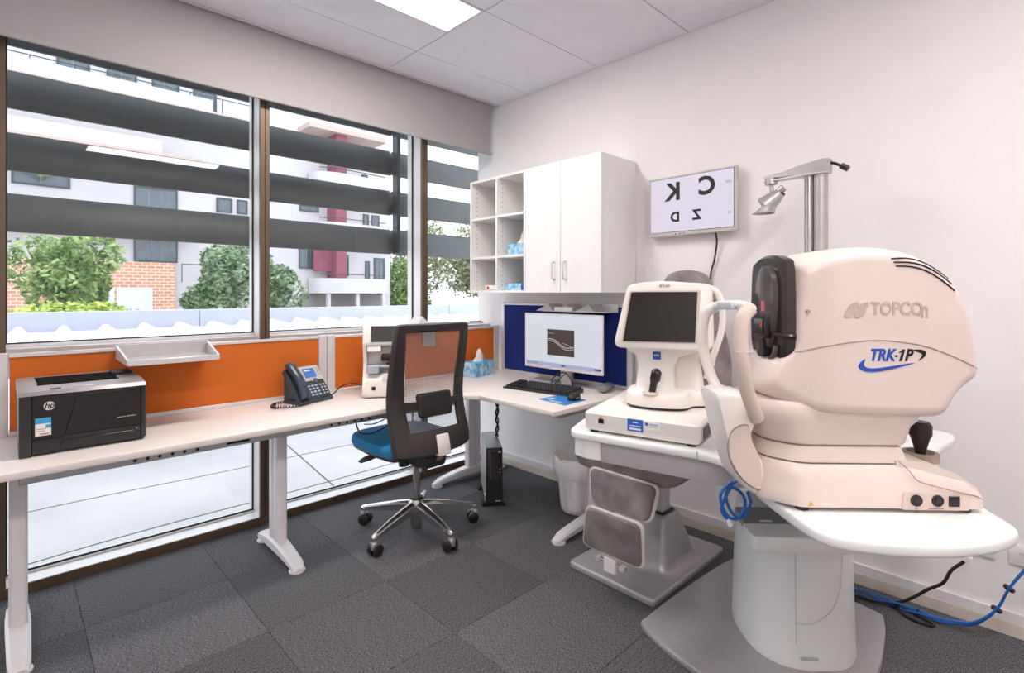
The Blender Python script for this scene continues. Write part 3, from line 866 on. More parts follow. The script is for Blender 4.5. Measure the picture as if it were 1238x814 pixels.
# ================================================================ OFFICE CHAIR
t = thing('office_chair', 'black mesh-back office chair with blue seat on a chrome star base', 'office chair', (1.59, 2.38, 0))
CX, CY = 1.59, 2.385
hub = obj('base_hub', G().lathe([(.0, .014), (.020, .014), (.028, .024), (.034, .10), (.044, .115), (.044, .158), (.035, .178), (.0, .178)], (CX, CY, 0), 20), chrome_m, t)
obj('hub_ring', G().lathe([(.036, .178), (.033, .190), (.0, .190)], (CX, CY, 0), 18), black_m, hub)
obj('gas_lift', G().lathe([(.018, .185), (.018, .40)], (CX, CY, 0), 16), chrome_m, t)
spots = [(1.285, 2.30), (1.585, 2.07), (1.43, 2.67), (1.895, 2.265), (1.80, 2.62)]
for (sx, sy) in spots:
    d = Vector((sx - CX, sy - CY, 0)); L = d.length; d.normalize(); n = Vector((-d.y, d.x, 0))
    rings = []
    for k, (q, z, w, h) in enumerate(((.03, .140, .028, .040), (.10, .134, .024, .034), (.2, .118, .019, .026), (L - .03, .098, .015, .020), (L + .0, .093, .014, .018), (L + .012, .090, .008, .011))):
        c = Vector((CX, CY, z)) + d * q
        rings.append([c + n * a * w + Vector((0, 0, b * h)) for a, b in ((-1, -.8), (1, -.8), (1, .2), (.55, .6), (0, .72), (-.55, .6), (-1, .2))])
    obj('base_arm', G().loft(rings), chrome_m, t)
    cs = obj('caster', G().tube([(sx, sy, .098), (sx, sy, .058)], .011, 10).box(sx - .012, sx + .012, sy - .016, sy + .016, .03, .07, .004, 1), steel_m, t)
    o = n * .019
    ang = math.atan2(d.y, d.x)
    for sgn in (-1, 1):
        M = Matrix.Translation((sx + sgn * o.x - d.x * .012, sy + sgn * o.y - d.y * .012, .030)) @ Matrix.Rotation(ang, 4, 'Z')
        obj('wheel', G().lathe([(.0, -.013), (.022, -.013), (.029, -.009), (.029, .009), (.022, .013), (.0, .013)], (0, 0, 0), 18, 'y').xf(M), black_m, cs)
obj('mechanism', G().prism(fil([(2.18, .45), (2.20, .39), (2.32, .365), (2.42, .38), (2.55, .42), (2.55, .442)], .015, 3), 1.535, 1.645, 'x', .012, 2), darkg_m, t)
obj('tension_knob', G().tube([(1.53, 2.42, .415), (1.535, 2.42, .36)], .03, 14), brownk_m, t)
obj('label_patch', G().add([(1.575, 2.178, .448), (1.615, 2.178, .448), (1.615, 2.192, .424), (1.575, 2.192, .424), (1.575, 2.176, .446), (1.615, 2.176, .446), (1.615, 2.19, .422), (1.575, 2.19, .422)],
    [(0, 1, 2, 3), (4, 5, 6, 7), (0, 1, 5, 4), (2, 3, 7, 6), (1, 2, 6, 5), (0, 3, 7, 4)]), pm('patch_paper', '#c9a58e', .6, col2='#7a5d52', scale=120), t)
lv_ = obj('lever', G().bar((1.54, 2.45, .435), (1.40, 2.47, .43), .018, .012), darkg_m, t)
obj('lever_paddle', G().loft([[(1.40, 2.455, .424), (1.40, 2.485, .424), (1.40, 2.485, .437), (1.40, 2.455, .437)], [(1.35, 2.45, .418), (1.35, 2.50, .418), (1.35, 2.50, .430), (1.35, 2.45, .430)], [(1.31, 2.47, .408), (1.31, 2.50, .408), (1.31, 2.50, .415), (1.31, 2.47, .415)]]), darkg_m, lv_)
seatP = fil([(1.365, 2.25), (1.815, 2.25), (1.835, 2.45), (1.815, 2.73), (1.59, 2.765), (1.362, 2.73), (1.342, 2.45)], [.06, .06, .05, .09, .1, .09, .05], 5)
obj('seat_shell', G().prism([(CX + (x - CX) * .97, 2.48 + (y - 2.48) * .97) for x, y in seatP], .438, .460, 'z', .008, 2), brownk_m, t)
def dome(pts, c, z0, z1, steps=5, edge=.02):
    rings = [[(c[0] + (x - c[0]) * .985, c[1] + (y - c[1]) * .985, z0) for x, y in pts]]
    rings.append([(x, y, z0 + edge * .5) for x, y in pts])
    for k in range(steps):
        q = (k + 1) / steps
        s = 1 - .06 * q ** 2 if k < steps - 1 else .55
        z = z0 + edge * .5 + (z1 - z0 - edge * .5) * (q ** .6 if k < steps - 1 else 1)
        rings.append([(c[0] + (x - c[0]) * s, c[1] + (y - c[1]) * s, z) for x, y in pts])
    return rings
obj('seat', G().loft(dome(seatP, (CX, 2.48), .458, .512)), seat_m, t)
def ycurve(z):
    pts = [(.47, 2.160), (.55, 2.178), (.65, 2.215), (.74, 2.236), (.84, 2.232), (.95, 2.212), (1.05, 2.197), (1.14, 2.19)]
    for (a, ya), (b, yb) in zip(pts, pts[1:]):
        if z <= b:
            q = max(0, (z - a) / (b - a)); q = q * q * (3 - 2 * q) * .4 + q * .6
            return ya + (yb - ya) * q
    return pts[-1][1]
BX = 1.582
def backring(pts, dy, bow=.03):
    return [(BX + x, ycurve(z) + dy + bow * (x / .23) ** 2, z) for x, z in pts]
def dens(pts, n):
    """resample a closed polygon to n points evenly by length"""
    P = [Vector(p) for p in pts]; L = [0]
    for i in range(len(P)):
        L.append(L[-1] + (P[(i + 1) % len(P)] - P[i]).length)
    out = []
    for k in range(n):
        s = L[-1] * k / n; i = max(j for j in range(len(P)) if L[j] <= s + 1e-9)
        q = (s - L[i]) / max(1e-9, L[i + 1] - L[i]); p = P[i].lerp(P[(i + 1) % len(P)], q); out.append((p.x, p.y))
    return out
def matched(outer, inner):
    """for every outer point the closest place on inner, by angle"""
    return outer, inner
outer = []
inner = []
def lerp(a, b, q):
    return (a[0] + (b[0] - a[0]) * q, a[1] + (b[1] - a[1]) * q)
oc = [(-.250, .472), (.220, .50), (.226, 1.128), (-.226, 1.128)]
oc[1] = (.215, .482)
ic = [(-.152, .585), (.152, .585), (.174, 1.086), (-.174, 1.086)]
for s in range(4):
    for k in range(14):
        outer.append(lerp(oc[s], oc[(s + 1) % 4], k / 14)); inner.append(lerp(ic[s], ic[(s + 1) % 4], k / 14))
def rnd_c(pts, cs, r):
    out = []
    for p in pts:
        out.append(p)
    return out
outer[0] = (-.246, .478); outer[14] = (.205, .49); outer[28] = (.220, 1.122); outer[42] = (-.220, 1.122)
# belly of the lower cross-member
for k in range(1, 14):
    x, z = outer[k]; outer[k] = (x, z - .012 * math.sin(math.pi * k / 14))
g = G()
n = len(outer)
def out_in(a):
    return [(x + (xi - x) * a, z + (zi - z) * a) for (x, z), (xi, zi) in zip(outer, inner)]
rings = [backring(out_in(0), .004), backring(out_in(.12), -.016), backring(out_in(.8), -.016), backring(out_in(1), -.008), backring(out_in(1), .012), backring(out_in(.5), .020), backring(out_in(0), .014), backring(out_in(0), .004)]
g.loft(rings, cap=False)
obj('back_frame', g, brownk_m, t)
def mesh_mat():
    m = bpy.data.materials.new('chair_mesh_net'); m.use_nodes = True
    nt = m.node_tree; nt.nodes.clear()
    out = nt.nodes.new('ShaderNodeOutputMaterial'); mx = nt.nodes.new('ShaderNodeMixShader')
    tr = nt.nodes.new('ShaderNodeBsdfTransparent'); df = nt.nodes.new('ShaderNodeBsdfDiffuse'); df.inputs[0].default_value = lin('#8c8480')
    tc = nt.nodes.new('ShaderNodeTexCoord'); sp = nt.nodes.new('ShaderNodeSeparateXYZ'); nt.links.new(tc.outputs['Object'], sp.inputs[0])
    fac = []
    for ch, fq in (('X', 1100.), ('Z', 900.)):
        a = nt.nodes.new('ShaderNodeMath'); a.operation = 'MULTIPLY'; a.inputs[1].default_value = fq; nt.links.new(sp.outputs[ch], a.inputs[0])
        b = nt.nodes.new('ShaderNodeMath'); b.operation = 'SINE'; nt.links.new(a.outputs[0], b.inputs[0])
        fac.append(b)
    mxm = nt.nodes.new('ShaderNodeMath'); mxm.operation = 'MAXIMUM'; nt.links.new(fac[0].outputs[0], mxm.inputs[0]); nt.links.new(fac[1].outputs[0], mxm.inputs[1])
    gt = nt.nodes.new('ShaderNodeMath'); gt.operation = 'GREATER_THAN'; gt.inputs[1].default_value = .62; nt.links.new(mxm.outputs[0], gt.inputs[0])
    nt.links.new(gt.outputs[0], mx.inputs[0]); nt.links.new(tr.outputs[0], mx.inputs[1]); nt.links.new(df.outputs[0], mx.inputs[2]); nt.links.new(mx.outputs[0], out.inputs[0])
    return m
g = G()
rows = []
for k in range(15):
    q = k / 14
    a, b = lerp(ic[0], ic[3], q), lerp(ic[1], ic[2], q)
    rows.append([(BX + x, ycurve(a[1]) + .006 + .03 * (x / .23) ** 2, a[1]) for x in [a[0] - .004 + (b[0] - a[0] + .008) * j / 8 for j in range(9)]])
g.loft(rows, cap=False, closed=False)
obj('back_mesh', g, mesh_mat(), t)
lb = []
pad = fil([(-.10, .655), (.10, .655), (.105, .775), (-.105, .775)], .02, 4)
obj('lumbar_pad', G().loft([[(BX + x * .9, ycurve(z) - .034, .715 + (z - .715) * .9) for x, z in pad], [(BX + x, ycurve(z) - .026, z) for x, z in pad], [(BX + x, ycurve(z) - .010, z) for x, z in pad], [(BX + x * .9, ycurve(z) - .002, .715 + (z - .715) * .9) for x, z in pad]]), black_m, t)
obj('lumbar_strap', G().loft([[(BX + x, 2.215 + .03 * (x / .23) ** 2 - .003 - .022 * (1 - abs(x) / .19), z) for z in (.70, .738)] + [(BX + x, 2.221 + .03 * (x / .23) ** 2 - .003 - .022 * (1 - abs(x) / .19), z) for z in (.738, .70)] for x in [-.178 + .356 * k / 10 for k in range(11)]]), brownk_m, t)
obj('back_bracket', G().prism(fil([(2.135, .462), (2.17, .458), (2.30, .44), (2.30, .465), (2.18, .50), (2.175, .565), (2.158, .565), (2.145, .52)], .006, 2), 1.56, 1.635, 'x', .006, 2), plastic_w, t)

# ================================================================ PC, CABLES, BIN, SOCKET
t = thing('desktop_computer', 'slim black and silver computer tower standing under the desk corner', 'computer', (2.10, 2.325, 0), -36)
obj('case', G().box(-.05, .05, .012, .38, .025, .355, .003, 1), steel_m, t, True)
fr_ = obj('front_panel', G().box(-.05, .05, .0, .014, .025, .355, .004, 2), black_m, t, True)
obj('optical_drive', G().box(-.032, .022, -.003, .002, .16, .335, .002, 1), darkg_m, fr_, True)
obj('drive_gap', G().box(-.026, -.0245, -.0035, .0, .17, .325), LETTER_G, fr_, True)
obj('port', G().box(.030, .038, -.002, .001, .205, .213).box(.030, .038, -.002, .001, .225, .233), LETTER_G, fr_, True)
obj('port', G().box(.030, .038, -.002, .001, .19, .196), red_m, fr_, True)
obj('power_button', G().lathe([(.008, -.003), (.008, .001)], (.032, 0, .332), 12, 'y'), alu_m, fr_, True)
obj('grille', G().box(-.045, .045, -.001, .003, .03, .15), gasket_m, fr_, True)
text('badge_letters', 'lenovo', .012, paper_m, fr_, (.022, -.0022, .04), (1, 0, 0), (0, 0, 1))
obj('stand', G().prism([(-.075, 0), (.075, 0), (.058, .03), (-.058, .03)], .02, .10, 'y').prism([(-.075, 0), (.075, 0), (.058, .03), (-.058, .03)], .28, .36, 'y'), black_m, t, True)
obj('stand_clip', G().box(-.056, -.05, .02, .05, .03, .07, .001, 1), alu_m, t, True)
cb = [Vector((2.30 + .008 * math.sin(k * .9), 2.52 + .008 * math.cos(k * .9), .668 - k * .016)) for k in range(21)]
cb2 = [Vector((2.30 + .008 * math.sin(k * .9 + 2.5), 2.52 + .008 * math.cos(k * .9 + 2.5), .668 - k * .016)) for k in range(21)]
solo('computer_cables', G().tube(cb, .007, 6).tube(cb2, .006, 6), black_m, 'twisted black cables dropping from the desk to the computer tower', 'cable', (2.3, 2.52, .33))

solo('desk_cable', G().tube([(1.28, 2.47, .629), (1.32, 2.50, .56), (1.40, 2.53, .535), (1.52, 2.56, .55), (1.66, 2.60, .60), (1.70, 2.62, .66)], .004, 6, 5)
     .tube([(1.34, 2.49, .60), (1.42, 2.52, .585), (1.52, 2.55, .60)], .003, 6, 5), darkg_m, 'thin dark cable sagging below the desk beam beside the office chair', 'cable', (1.5, 2.55, .55))
t = thing('waste_bin', 'white waste bin with a plastic liner under the return desk', 'waste bin', (2.44, 1.955, 0))
bx, by = 2.44, 1.955
obj('bin_body', G().lathe([(.0, .004), (.098, .004), (.105, .012), (.135, .30), (.142, .302), (.142, .31), (.132, .31), (.10, .02), (.0, .02)], (bx, by, 0), 32), pm('bin_plastic', '#f2ecec', .45, var=.02), t)
rings = []
rl = random.Random(3)
N = 56
ph = [rl.uniform(0, 6.28) for _ in range(6)]
def wob(a, s):
    return s * (math.sin(7 * a + ph[0]) + .7 * math.sin(13 * a + ph[1]) + .5 * math.sin(21 * a + ph[2]))
for r0, z, s, zs in ((.138, .21, .0025, .010), (.147, .225, .003, .008), (.152, .27, .003, .004), (.153, .305, .0025, .004), (.150, .322, .0025, .006), (.142, .326, .002, .006), (.133, .315, .002, .004), (.122, .18, .002, 0), (.108, .03, .0015, 0)):
    rings.append([(bx + (r0 + wob(2 * math.pi * k / N, s)) * math.cos(2 * math.pi * k / N), by + (r0 + wob(2 * math.pi * k / N, s)) * math.sin(2 * math.pi * k / N), z + wob(2 * math.pi * k / N + 1, zs)) for k in range(N)])
obj('liner', G().loft(rings, cap=False), liner_m, t, angle=70)
t = thing('wall_socket', 'white wall power socket with black plug behind the waste bin', 'socket', (XR - .006, 2.06, .40), group='wall sockets')
obj('face_plate', G().box(XR - .012, XR - .0005, 2.0, 2.115, .37, .44, .004, 2), white_m, t)
obj('plug', G().box(XR - .05, XR - .012, 2.07, 2.10, .39, .42, .005, 2), pm('plug_navy', '#1d2a4a', .5), t)
obj('plug_cord', G().tube([(XR - .05, 2.085, .405), (XR - .07, 2.08, .42), (XR - .06, 2.05, .47), (XR - .03, 2.02, .55), (XR - .03, 2.0, .64)], .004, 6, 4), MATS['plug_navy'], t)

# ================================================================ THINGS ON THE RETURN DESK
# monitor
t = thing('computer_monitor', 'white-framed computer monitor showing a dark eye scan image', 'monitor', (2.56, 2.145, DZ))
mY0, mY1, mZ0, mZ1, mX = 1.828, 2.462, .797, 1.152, 2.50
fr_ = obj('bezel', G().box(mX, mX + .016, mY0, mY1, mZ0, mZ1, .004, 2), white_m, t)
obj('rear_housing', G().box(mX + .016, mX + .045, mY0 + .06, mY1 - .06, mZ0 + .04, mZ1 - .04, .01, 2), white_m, t)
sc_ = obj('display', G().box(mX - .001, mX, mY0 + .016, mY1 - .016, mZ0 + .02, mZ1 - .014), emis('monitor_screen', '#dfe3ee', .46), t)
obj('task_bar', G().box(mX - .0016, mX - .001, mY0 + .016, mY1 - .016, mZ0 + .02, mZ0 + .042), emis('task_bar_blue', '#a9b2d8', .46), sc_)
for k, (yy, w) in enumerate(((2.435, .008), (2.41, .008), (2.385, .008), (2.362, .008), (2.14, .03), (1.885, .05))):
    obj('task_icon', G().box(mX - .002, mX - .0016, yy - w, yy, mZ0 + .026, mZ0 + .035), pm('icon_grey', '#4b4b5c', .6), sc_)
iy0, iy1, iz0, iz1 = 2.037, 2.260, .888, 1.053
im = obj('scan_window', G().box(mX - .0024, mX - .0016, iy0, iy1, iz0, iz1), emis('scan_dark', '#453a38', .40), sc_)
def ribbon(pts, w, m, nm):
    g = G()
    for p, q in zip(pts, pts[1:]):
        g.bar((mX - .0028, p[0], p[1]), (mX - .0028, q[0], q[1]), w, .0006, up=(1, 0, 0))
    obj(nm, g, m, im)
scl = emis('scan_light', '#cfd2d8', .46)
def scan_pts(a):
    return [(iy1 - .003 - (iy1 - iy0 - .006) * k / 14, a + .0 - .05 * (k / 14) ** .9 + .012 * math.sin(k * .5)) for k in range(15)]
ribbon(scan_pts(.99), .004, scl, 'scan_band')
ribbon(scan_pts(.978), .003, scl, 'scan_band')
ribbon([(iy0 + .006, .944), (iy0 + .05, .96), (iy0 + .10, .97)], .002, scl, 'scan_band')
ribbon([(iy1 - .01, 1.03), (iy1 - .06, 1.025)], .0015, scl, 'scan_mark')
obj('stand_neck', G().box(2.545, 2.57, 2.10, 2.19, .705, .90, .004, 2), alu_m, t)
obj('stand_base', G().prism(fil([(2.50, 2.02), (2.64, 2.02), (2.64, 2.27), (2.50, 2.27)], .03, 4), DZ + .0005, DZ + .010, 'z', .002, 1), alu_m, t)
# keyboard
t = thing('keyboard', 'black computer keyboard lying in front of the monitor', 'keyboard', (2.31, 2.13, DZ), 8.5)
obj('tray', G().prism([(-.085, .0), (.085, .0), (.085, .024), (-.085, .010)], -.235, .235, 'y', .003, 1), darkg_m, t, True)
g = G()
for r_ in range(6):
    xk = -.058 + r_ * .0255
    k = -.225
    while k < .215:
        w = .016 if not (r_ == 0 and -.06 < k < .04) else .016
        if not (.075 < k < .085 or .145 < k < .15):
            zt = .018 + r_ * .0022
            g.add([(xk - .009, k, zt - .006), (xk + .009, k, zt - .005), (xk + .009, k + w, zt - .005), (xk - .009, k + w, zt - .006), (xk - .006, k + .002, zt + .004), (xk + .006, k + .002, zt + .006), (xk + .006, k + w - .002, zt + .006), (xk - .006, k + w - .002, zt + .004)],
                  [(0, 1, 5, 4), (1, 2, 6, 5), (2, 3, 7, 6), (3, 0, 4, 7), (4, 5, 6, 7)])
        k += .0195
ks = obj('keys', g, black_m, t, True); ks['kind'] = 'stuff'
# cable, mouse, mat, spectacle case
solo('monitor_cable', G().tube([(2.41, 2.14, .735), (2.44, 2.17, .745), (2.49, 2.16, .775), (2.52, 2.13, .782), (2.49, 2.06, .755), (2.44, 2.0, .725), (2.45, 1.97, .708)], .004, 6, 6)
     .tube([(2.42, 2.15, .705), (2.48, 2.15, .74), (2.52, 2.13, .775)], .003, 6, 4), black_m, 'thin black cables looping between the keyboard and the monitor stand', 'cable', (2.45, 2.1, DZ))
g = G().prism(fil([(-.075, -.11), (.115, -.10), (.125, .085), (-.055, .10)], .003, 2), .0004, .002, 'z')
pad_ = solo('mouse_mat', g, pm('mat_blue', '#2b86d6', .5, scale=14, col2='#1d6cc0'), 'bright blue printed mouse mat under the mouse', 'mouse mat', (2.155, 1.865, DZ), 0, local=True)
obj('mat_lettering', G().box(-.02, .03, .04, .075, .002, .0024).box(-.055, -.03, -.06, .03, .002, .0024), pm('mat_print', '#a9cdf0', .5), pad_, True)
t = thing('mouse', 'small black computer mouse on the blue mat', 'mouse', (2.225, 1.815, DZ + .002), 10)
rings = []
for k, (s, z) in enumerate(((.9, 0), (1, .006), (.98, .018), (.85, .028), (.55, .036), (.1, .038))):
    rings.append([(.052 * s * math.cos(a), .03 * s * math.sin(a), z) for a in [2 * math.pi * j / 20 for j in range(20)]])
obj('shell', G().loft(rings), black_m, t, True)
obj('wheel', G().lathe([(.0, -.003), (.008, -.003), (.008, .003), (.0, .003)], (-.025, 0, .028), 12, 'y'), alu_m, t, True)
obj('side_grip', G().box(-.035, .01, -.031, -.027, .01, .02, .002, 1), pm('mouse_bronze', '#8c6f55', .35, .4), t, True)
t = thing('spectacle_case', 'grey closed spectacle case lying at the end of the return desk', 'case', (2.56, 1.845, DZ), -12)
rings = []
for y_, s in ((-.085, .5), (-.08, .8), (-.06, 1), (.05, 1), (.075, .85), (.085, .5)):
    rings.append([(.034 * s * math.cos(a), y_, .024 + .022 * s * math.sin(a)) for a in [2 * math.pi * j / 16 for j in range(16)]])
M_ = Matrix.Rotation(R(-60), 4, 'Z')
obj('shell', G().loft(rings).xf(M_), pm('case_grey', '#7d7b82', .5), t, True)
obj('seam', G().loft([[(.0348 * s * math.cos(a), y_, .024 + .0012 * math.sin(a)) for a in [2 * math.pi * j / 16 for j in range(16)]] for y_, s in ((-.083, .6), (-.06, 1), (.05, 1), (.083, .6))]).xf(M_), darkg_m, t, True)

# ================================================================ WALL CABINETS
XF = 2.37
ZB, ZT = 1.285, 2.068
t = thing('shelf_unit', 'open cream wall shelf unit of six pigeonholes beside the window', 'shelf', (2.54, 2.6, ZB))
def slab(nm, x0, x1, y0, y1, z0, z1, m=cab_m, par=None):
    return obj(nm, G().box(x0, x1, y0, y1, z0, z1, .001, 1), m, par or t)
slab('side_panel', XF, XR - .001, 2.864, 2.882, ZB, ZT)
slab('side_panel', XF, XR - .001, 2.332, 2.348, ZB, ZT)
dv = slab('divider', XF, XR - .01, 2.598, 2.614, ZB + .016, ZT - .016)
slab('top_panel', XF, XR - .001, 2.348, 2.864, ZT - .016, ZT)
slab('bottom_panel', XF, XR - .001, 2.348, 2.864, ZB, ZB + .016)
slab('back_panel', XR - .009, XR - .001, 2.348, 2.864, ZB + .016, ZT - .016, cream_m)
for y0, y1 in ((2.348, 2.598), (2.614, 2.864)):
    for z in (1.518, 1.79):
        slab('shelf', XF + .004, XR - .01, y0, y1, z, z + .016)
hole_m = pm('shelf_pin_hole', '#8a8176', .8)
for y_ in (2.8636, 2.5976):
    g = G()
    for zc in (1.40, 1.70, 1.93):
        for k in range(-3, 4):
            g.lathe([(.0035, y_ - .0006), (.0035, y_ + .0002)], (XF + .05, 0, zc + k * .032), 8, 'y')
    h_ = obj('pin_holes', g, hole_m, t); h_['kind'] = 'stuff'
t = thing('wall_cupboard', 'white two-door wall cupboard with chrome handles above the navy screen', 'cupboard', (2.54, 2.04, ZB))
obj('body', G().box(XF + .02, XR - .001, 1.742, 2.331, ZB, ZT, .001, 1), cab_m, t)
for y0, y1, hy in ((2.041, 2.33, 2.085), (1.743, 2.039, 1.995)):
    d_ = obj('door', G().box(XF, XF + .019, y0, y1, ZB, ZT, .0015, 1), cab_m, t)
    obj('handle', G().tube([(XF, hy, 1.365), (XF - .022, hy, 1.365), (XF - .028, hy, 1.37), (XF - .028, hy, 1.463), (XF - .022, hy, 1.468), (XF, hy, 1.468)], .0055, 8), alu_w, d_)
tissue('tissue_box', 'blue tissue box standing on the middle shelf of the open wall unit', (2.47, 2.435, 1.5345), 0, .11, .21, .075)
t = thing('lens_wipe_carton', 'small pale blue carton with navy end lying on the bottom shelf', 'carton', (2.50, 2.45, ZB + .0165))
obj('carton', G().box(2.43, 2.55, 2.39, 2.58, ZB + .0165, ZB + .062, .001, 1), tissue_m, t)
obj('carton_end', G().box(2.428, 2.552, 2.40, 2.43, ZB + .0166, ZB + .0635, .001, 1), logo_blue, t)
t = thing('tissue_packet', 'little white packet with red print on the lowest left shelf', 'packet', (2.44, 2.72, ZB + .0165))
obj('wrap', G().box(2.41, 2.47, 2.655, 2.775, ZB + .0165, ZB + .052, .012, 3), paper_m, t)
obj('print', G().lathe([(.012, 2.4085), (.012, 2.4105)], (0, 2.735, ZB + .034), 14, 'x'), red_m, t)

# ================================================================ EYE CHART SCREEN
t = thing('eye_chart_screen', 'wall screen showing mirrored black eye chart letters above the exam chair', 'screen', (2.68, 1.365, 1.60))
tx, ty0, ty1, tz0, tz1 = 2.655, 1.114, 1.616, 1.600, 1.931
obj('bezel', G().box(tx, tx + .03, ty0, ty1, tz0, tz1, .004, 2), pm('screen_bezel', '#cfc8c6', .4, var=.02), t)
obj('wall_mount', G().box(tx + .03, XR - .0005, 1.27, 1.46, 1.68, 1.85, .003, 1), darkg_m, t)
sc_ = obj('display', G().box(tx - .001, tx, ty0 + .014, ty1 - .012, tz0 + .022, tz1 - .012), emis('chart_screen', '#e9e0f2', .47), t)
obj('display_gasket', G().box(tx - .0006, tx + .0001, ty0 + .011, ty1 - .009, tz0 + .019, tz1 - .009), darkg_m, t)
for s_, yy, zz, sz in (('C', 1.270, 1.846, .132), ('K', 1.462, 1.838, .132), ('Z', 1.325, 1.700, .074), ('D', 1.452, 1.700, .074)):
    text('chart_letter', s_, sz, LETTER, sc_, (tx - .0014, yy, zz), (0, 1, 0), (0, 0, 1), local=False, bold=sz * .036, depth=.0003)
text('chart_caption', '6/60', .018, LETTER_G, sc_, (tx - .0014, 1.155, 1.853), (0, 1, 0), (0, 0, 1), local=False, depth=.0003)
text('chart_caption', '36', .018, LETTER_G, sc_, (tx - .0014, 1.148, 1.695), (0, 1, 0), (0, 0, 1), local=False, depth=.0003)
obj('button', G().box(tx - .002, tx, 1.395, 1.402, tz0 + .006, tz0 + .011).box(tx - .002, tx, 1.42, 1.427, tz0 + .006, tz0 + .011).box(tx - .002, tx, 1.445, 1.452, tz0 + .006, tz0 + .011), LETTER, t)
solo('screen_cable', G().tube([(2.68, 1.235, 1.602), (2.69, 1.232, 1.55), (2.70, 1.25, 1.46), (2.705, 1.275, 1.36), (2.705, 1.28, 1.10), (2.705, 1.28, .40)], .005, 6, 5), black_m,
     'black cable hanging down the wall from the eye chart screen', 'cable', (2.7, 1.26, 1.0))

# ================================================================ EXAM CHAIR
t = thing('exam_chair', 'grey leather ophthalmic exam chair on a silver pedestal and square base plate', 'exam chair', (2.21, 1.35, 0))
obj('base_plate', G().prism(fil([(1.886, 1.125), (2.541, 1.125), (2.541, 1.575), (1.886, 1.575)], .03, 4), .0, .034, 'z', .010, 3), silver_p, t)
def rrect(cx_, cy_, hx, hy, z, r=.05, n=5):
    return [(x, y, z) for x, y in fil([(cx_ - hx, cy_ - hy), (cx_ + hx, cy_ - hy), (cx_ + hx, cy_ + hy), (cx_ - hx, cy_ + hy)], r, n)]
def prect(x0, x1, y0, y1, z, r=.04):
    return rrect((x0 + x1) / 2, (y0 + y1) / 2, (x1 - x0) / 2, (y1 - y0) / 2, z, r)
obj('pedestal', G().loft([prect(2.035, 2.425, 1.145, 1.545, .033, .07), prect(2.055, 2.395, 1.165, 1.525, .040, .06), prect(2.072, 2.375, 1.180, 1.51, .055, .05), prect(2.080, 2.355, 1.187, 1.50, .085, .045),
    prect(2.098, 2.245, 1.195, 1.47, .272, .035), prect(2.104, 2.236, 1.200, 1.465, .285, .03), prect(2.114, 2.226, 1.208, 1.455, .290, .03)]), silver_p, t, angle=60)
obj('pedestal_gasket', G().box(2.102, 2.20, 1.206, 1.32, .288, .300, .005, 2), black_m, t)
obj('lift_column', G().box(2.112, 2.185, 1.218, 1.30, .295, .50, .005, 2), alu_w, t)
obj('column_cap', G().box(2.10, 2.20, 1.19, 1.33, .455, .47, .003, 1), chrome_m, t)
obj('seat_carrier', G().box(2.0, 2.45, 1.19, 1.46, .468, .495, .008, 2), steel_m, t)
sp_ = fil([(1.85, 1.03), (2.46, 1.05), (2.46, 1.57), (1.85, 1.55)], .10, 5)
sc0 = (2.16, 1.33)
obj('seat', G().loft([[(sc0[0] + (x - sc0[0]) * s, sc0[1] + (y - sc0[1]) * s, z) for x, y in sp_] for s, z in ((.80, .488), (.93, .502), (1., .54), (1., .585), (.97, .62), (.85, .635), (.3, .64))]), leather_m, t)
# backrest: an upright pad, narrow rounded head, wide shoulders
bo = [(0, .56), (.14, .565), (.205, .60), (.228, .72), (.232, .90), (.222, 1.0), (.19, 1.12), (.158, 1.22), (.135, 1.31), (.10, 1.37), (.05, 1.392)]
bo = bo + [(0, 1.396)] + [(-x, z) for x, z in bo[::-1][:-1]]
bo2 = crom2(bo, 2)
def bx_(z):
    return 2.44 + .05 * (z - .56)
BYc = 1.285
def bring(s, dx):
    return [(bx_(z) + dx, BYc + y * s, .97 + (z - .97) * (1 - (1 - s) * .55)) for y, z in bo2]
obj('backrest', G().loft([bring(.82, -.062), bring(.94, -.055), bring(1., -.03), bring(1., .0), bring(.95, .025), bring(.8, .03)]), leather_m, t)
obj('back_support', G().box(2.47, 2.53, 1.20, 1.38, .50, .80, .01, 2), steel_m, t)
# two-part leg rest with pale rims
def legpad(nm, pts, x, th, tilt):
    c = (sum(p[0] for p in pts) / len(pts), sum(p[1] for p in pts) / len(pts))
    P = fil(pts, .035, 5)
    f = obj(nm, G().loft([[(x - tilt * (z - c[1]) + dx, c[0] + (y - c[0]) * s, c[1] + (z - c[1]) * s) for y, z in P] for s, dx in ((.96, th + .008), (1, th), (1, .005), (.985, .0), (.945, .0))], cap=True), plastic_w, t)
    obj('leather_pad', G().loft([[(x - tilt * (z - c[1]) + dx, c[0] + (y - c[0]) * s, c[1] + (z - c[1]) * s * .985) for y, z in P] for s, dx in ((.945, .006), (.94, -.005), (.90, -.012), (.5, -.017))]), leather_m, f)
    return f
legpad('upper_leg_rest', [(1.425, .522), (1.075, .522), (1.10, .37), (1.395, .37)], 1.835, .012, -.15)
legpad('lower_leg_rest', [(1.395, .377), (1.115, .377), (1.125, .183), (1.435, .183)], 1.80, .012, .12)
obj('leg_rest_arm', G().bar((1.87, 1.12, .44), (1.95, 1.17, .50), .03, .05).bar((1.87, 1.38, .44), (1.95, 1.36, .50), .03, .05), plastic_w, t)
fb = obj('foot_bracket', G().box(1.79, 1.80, 1.245, 1.305, .125, .185, .003, 1), white_m, t)
for yy in (1.215, 1.335):
    obj('bracket_roller', G().lathe([(.0, 1.785), (.010, 1.785), (.012, 1.79), (.012, 1.81), (.0, 1.81)], (0, yy, .165), 14, 'x'), alu_w, fb)
obj('bracket_pin', G().tube([(1.80, 1.20, .165), (1.80, 1.35, .165)], .006, 8), chrome_m, fb)
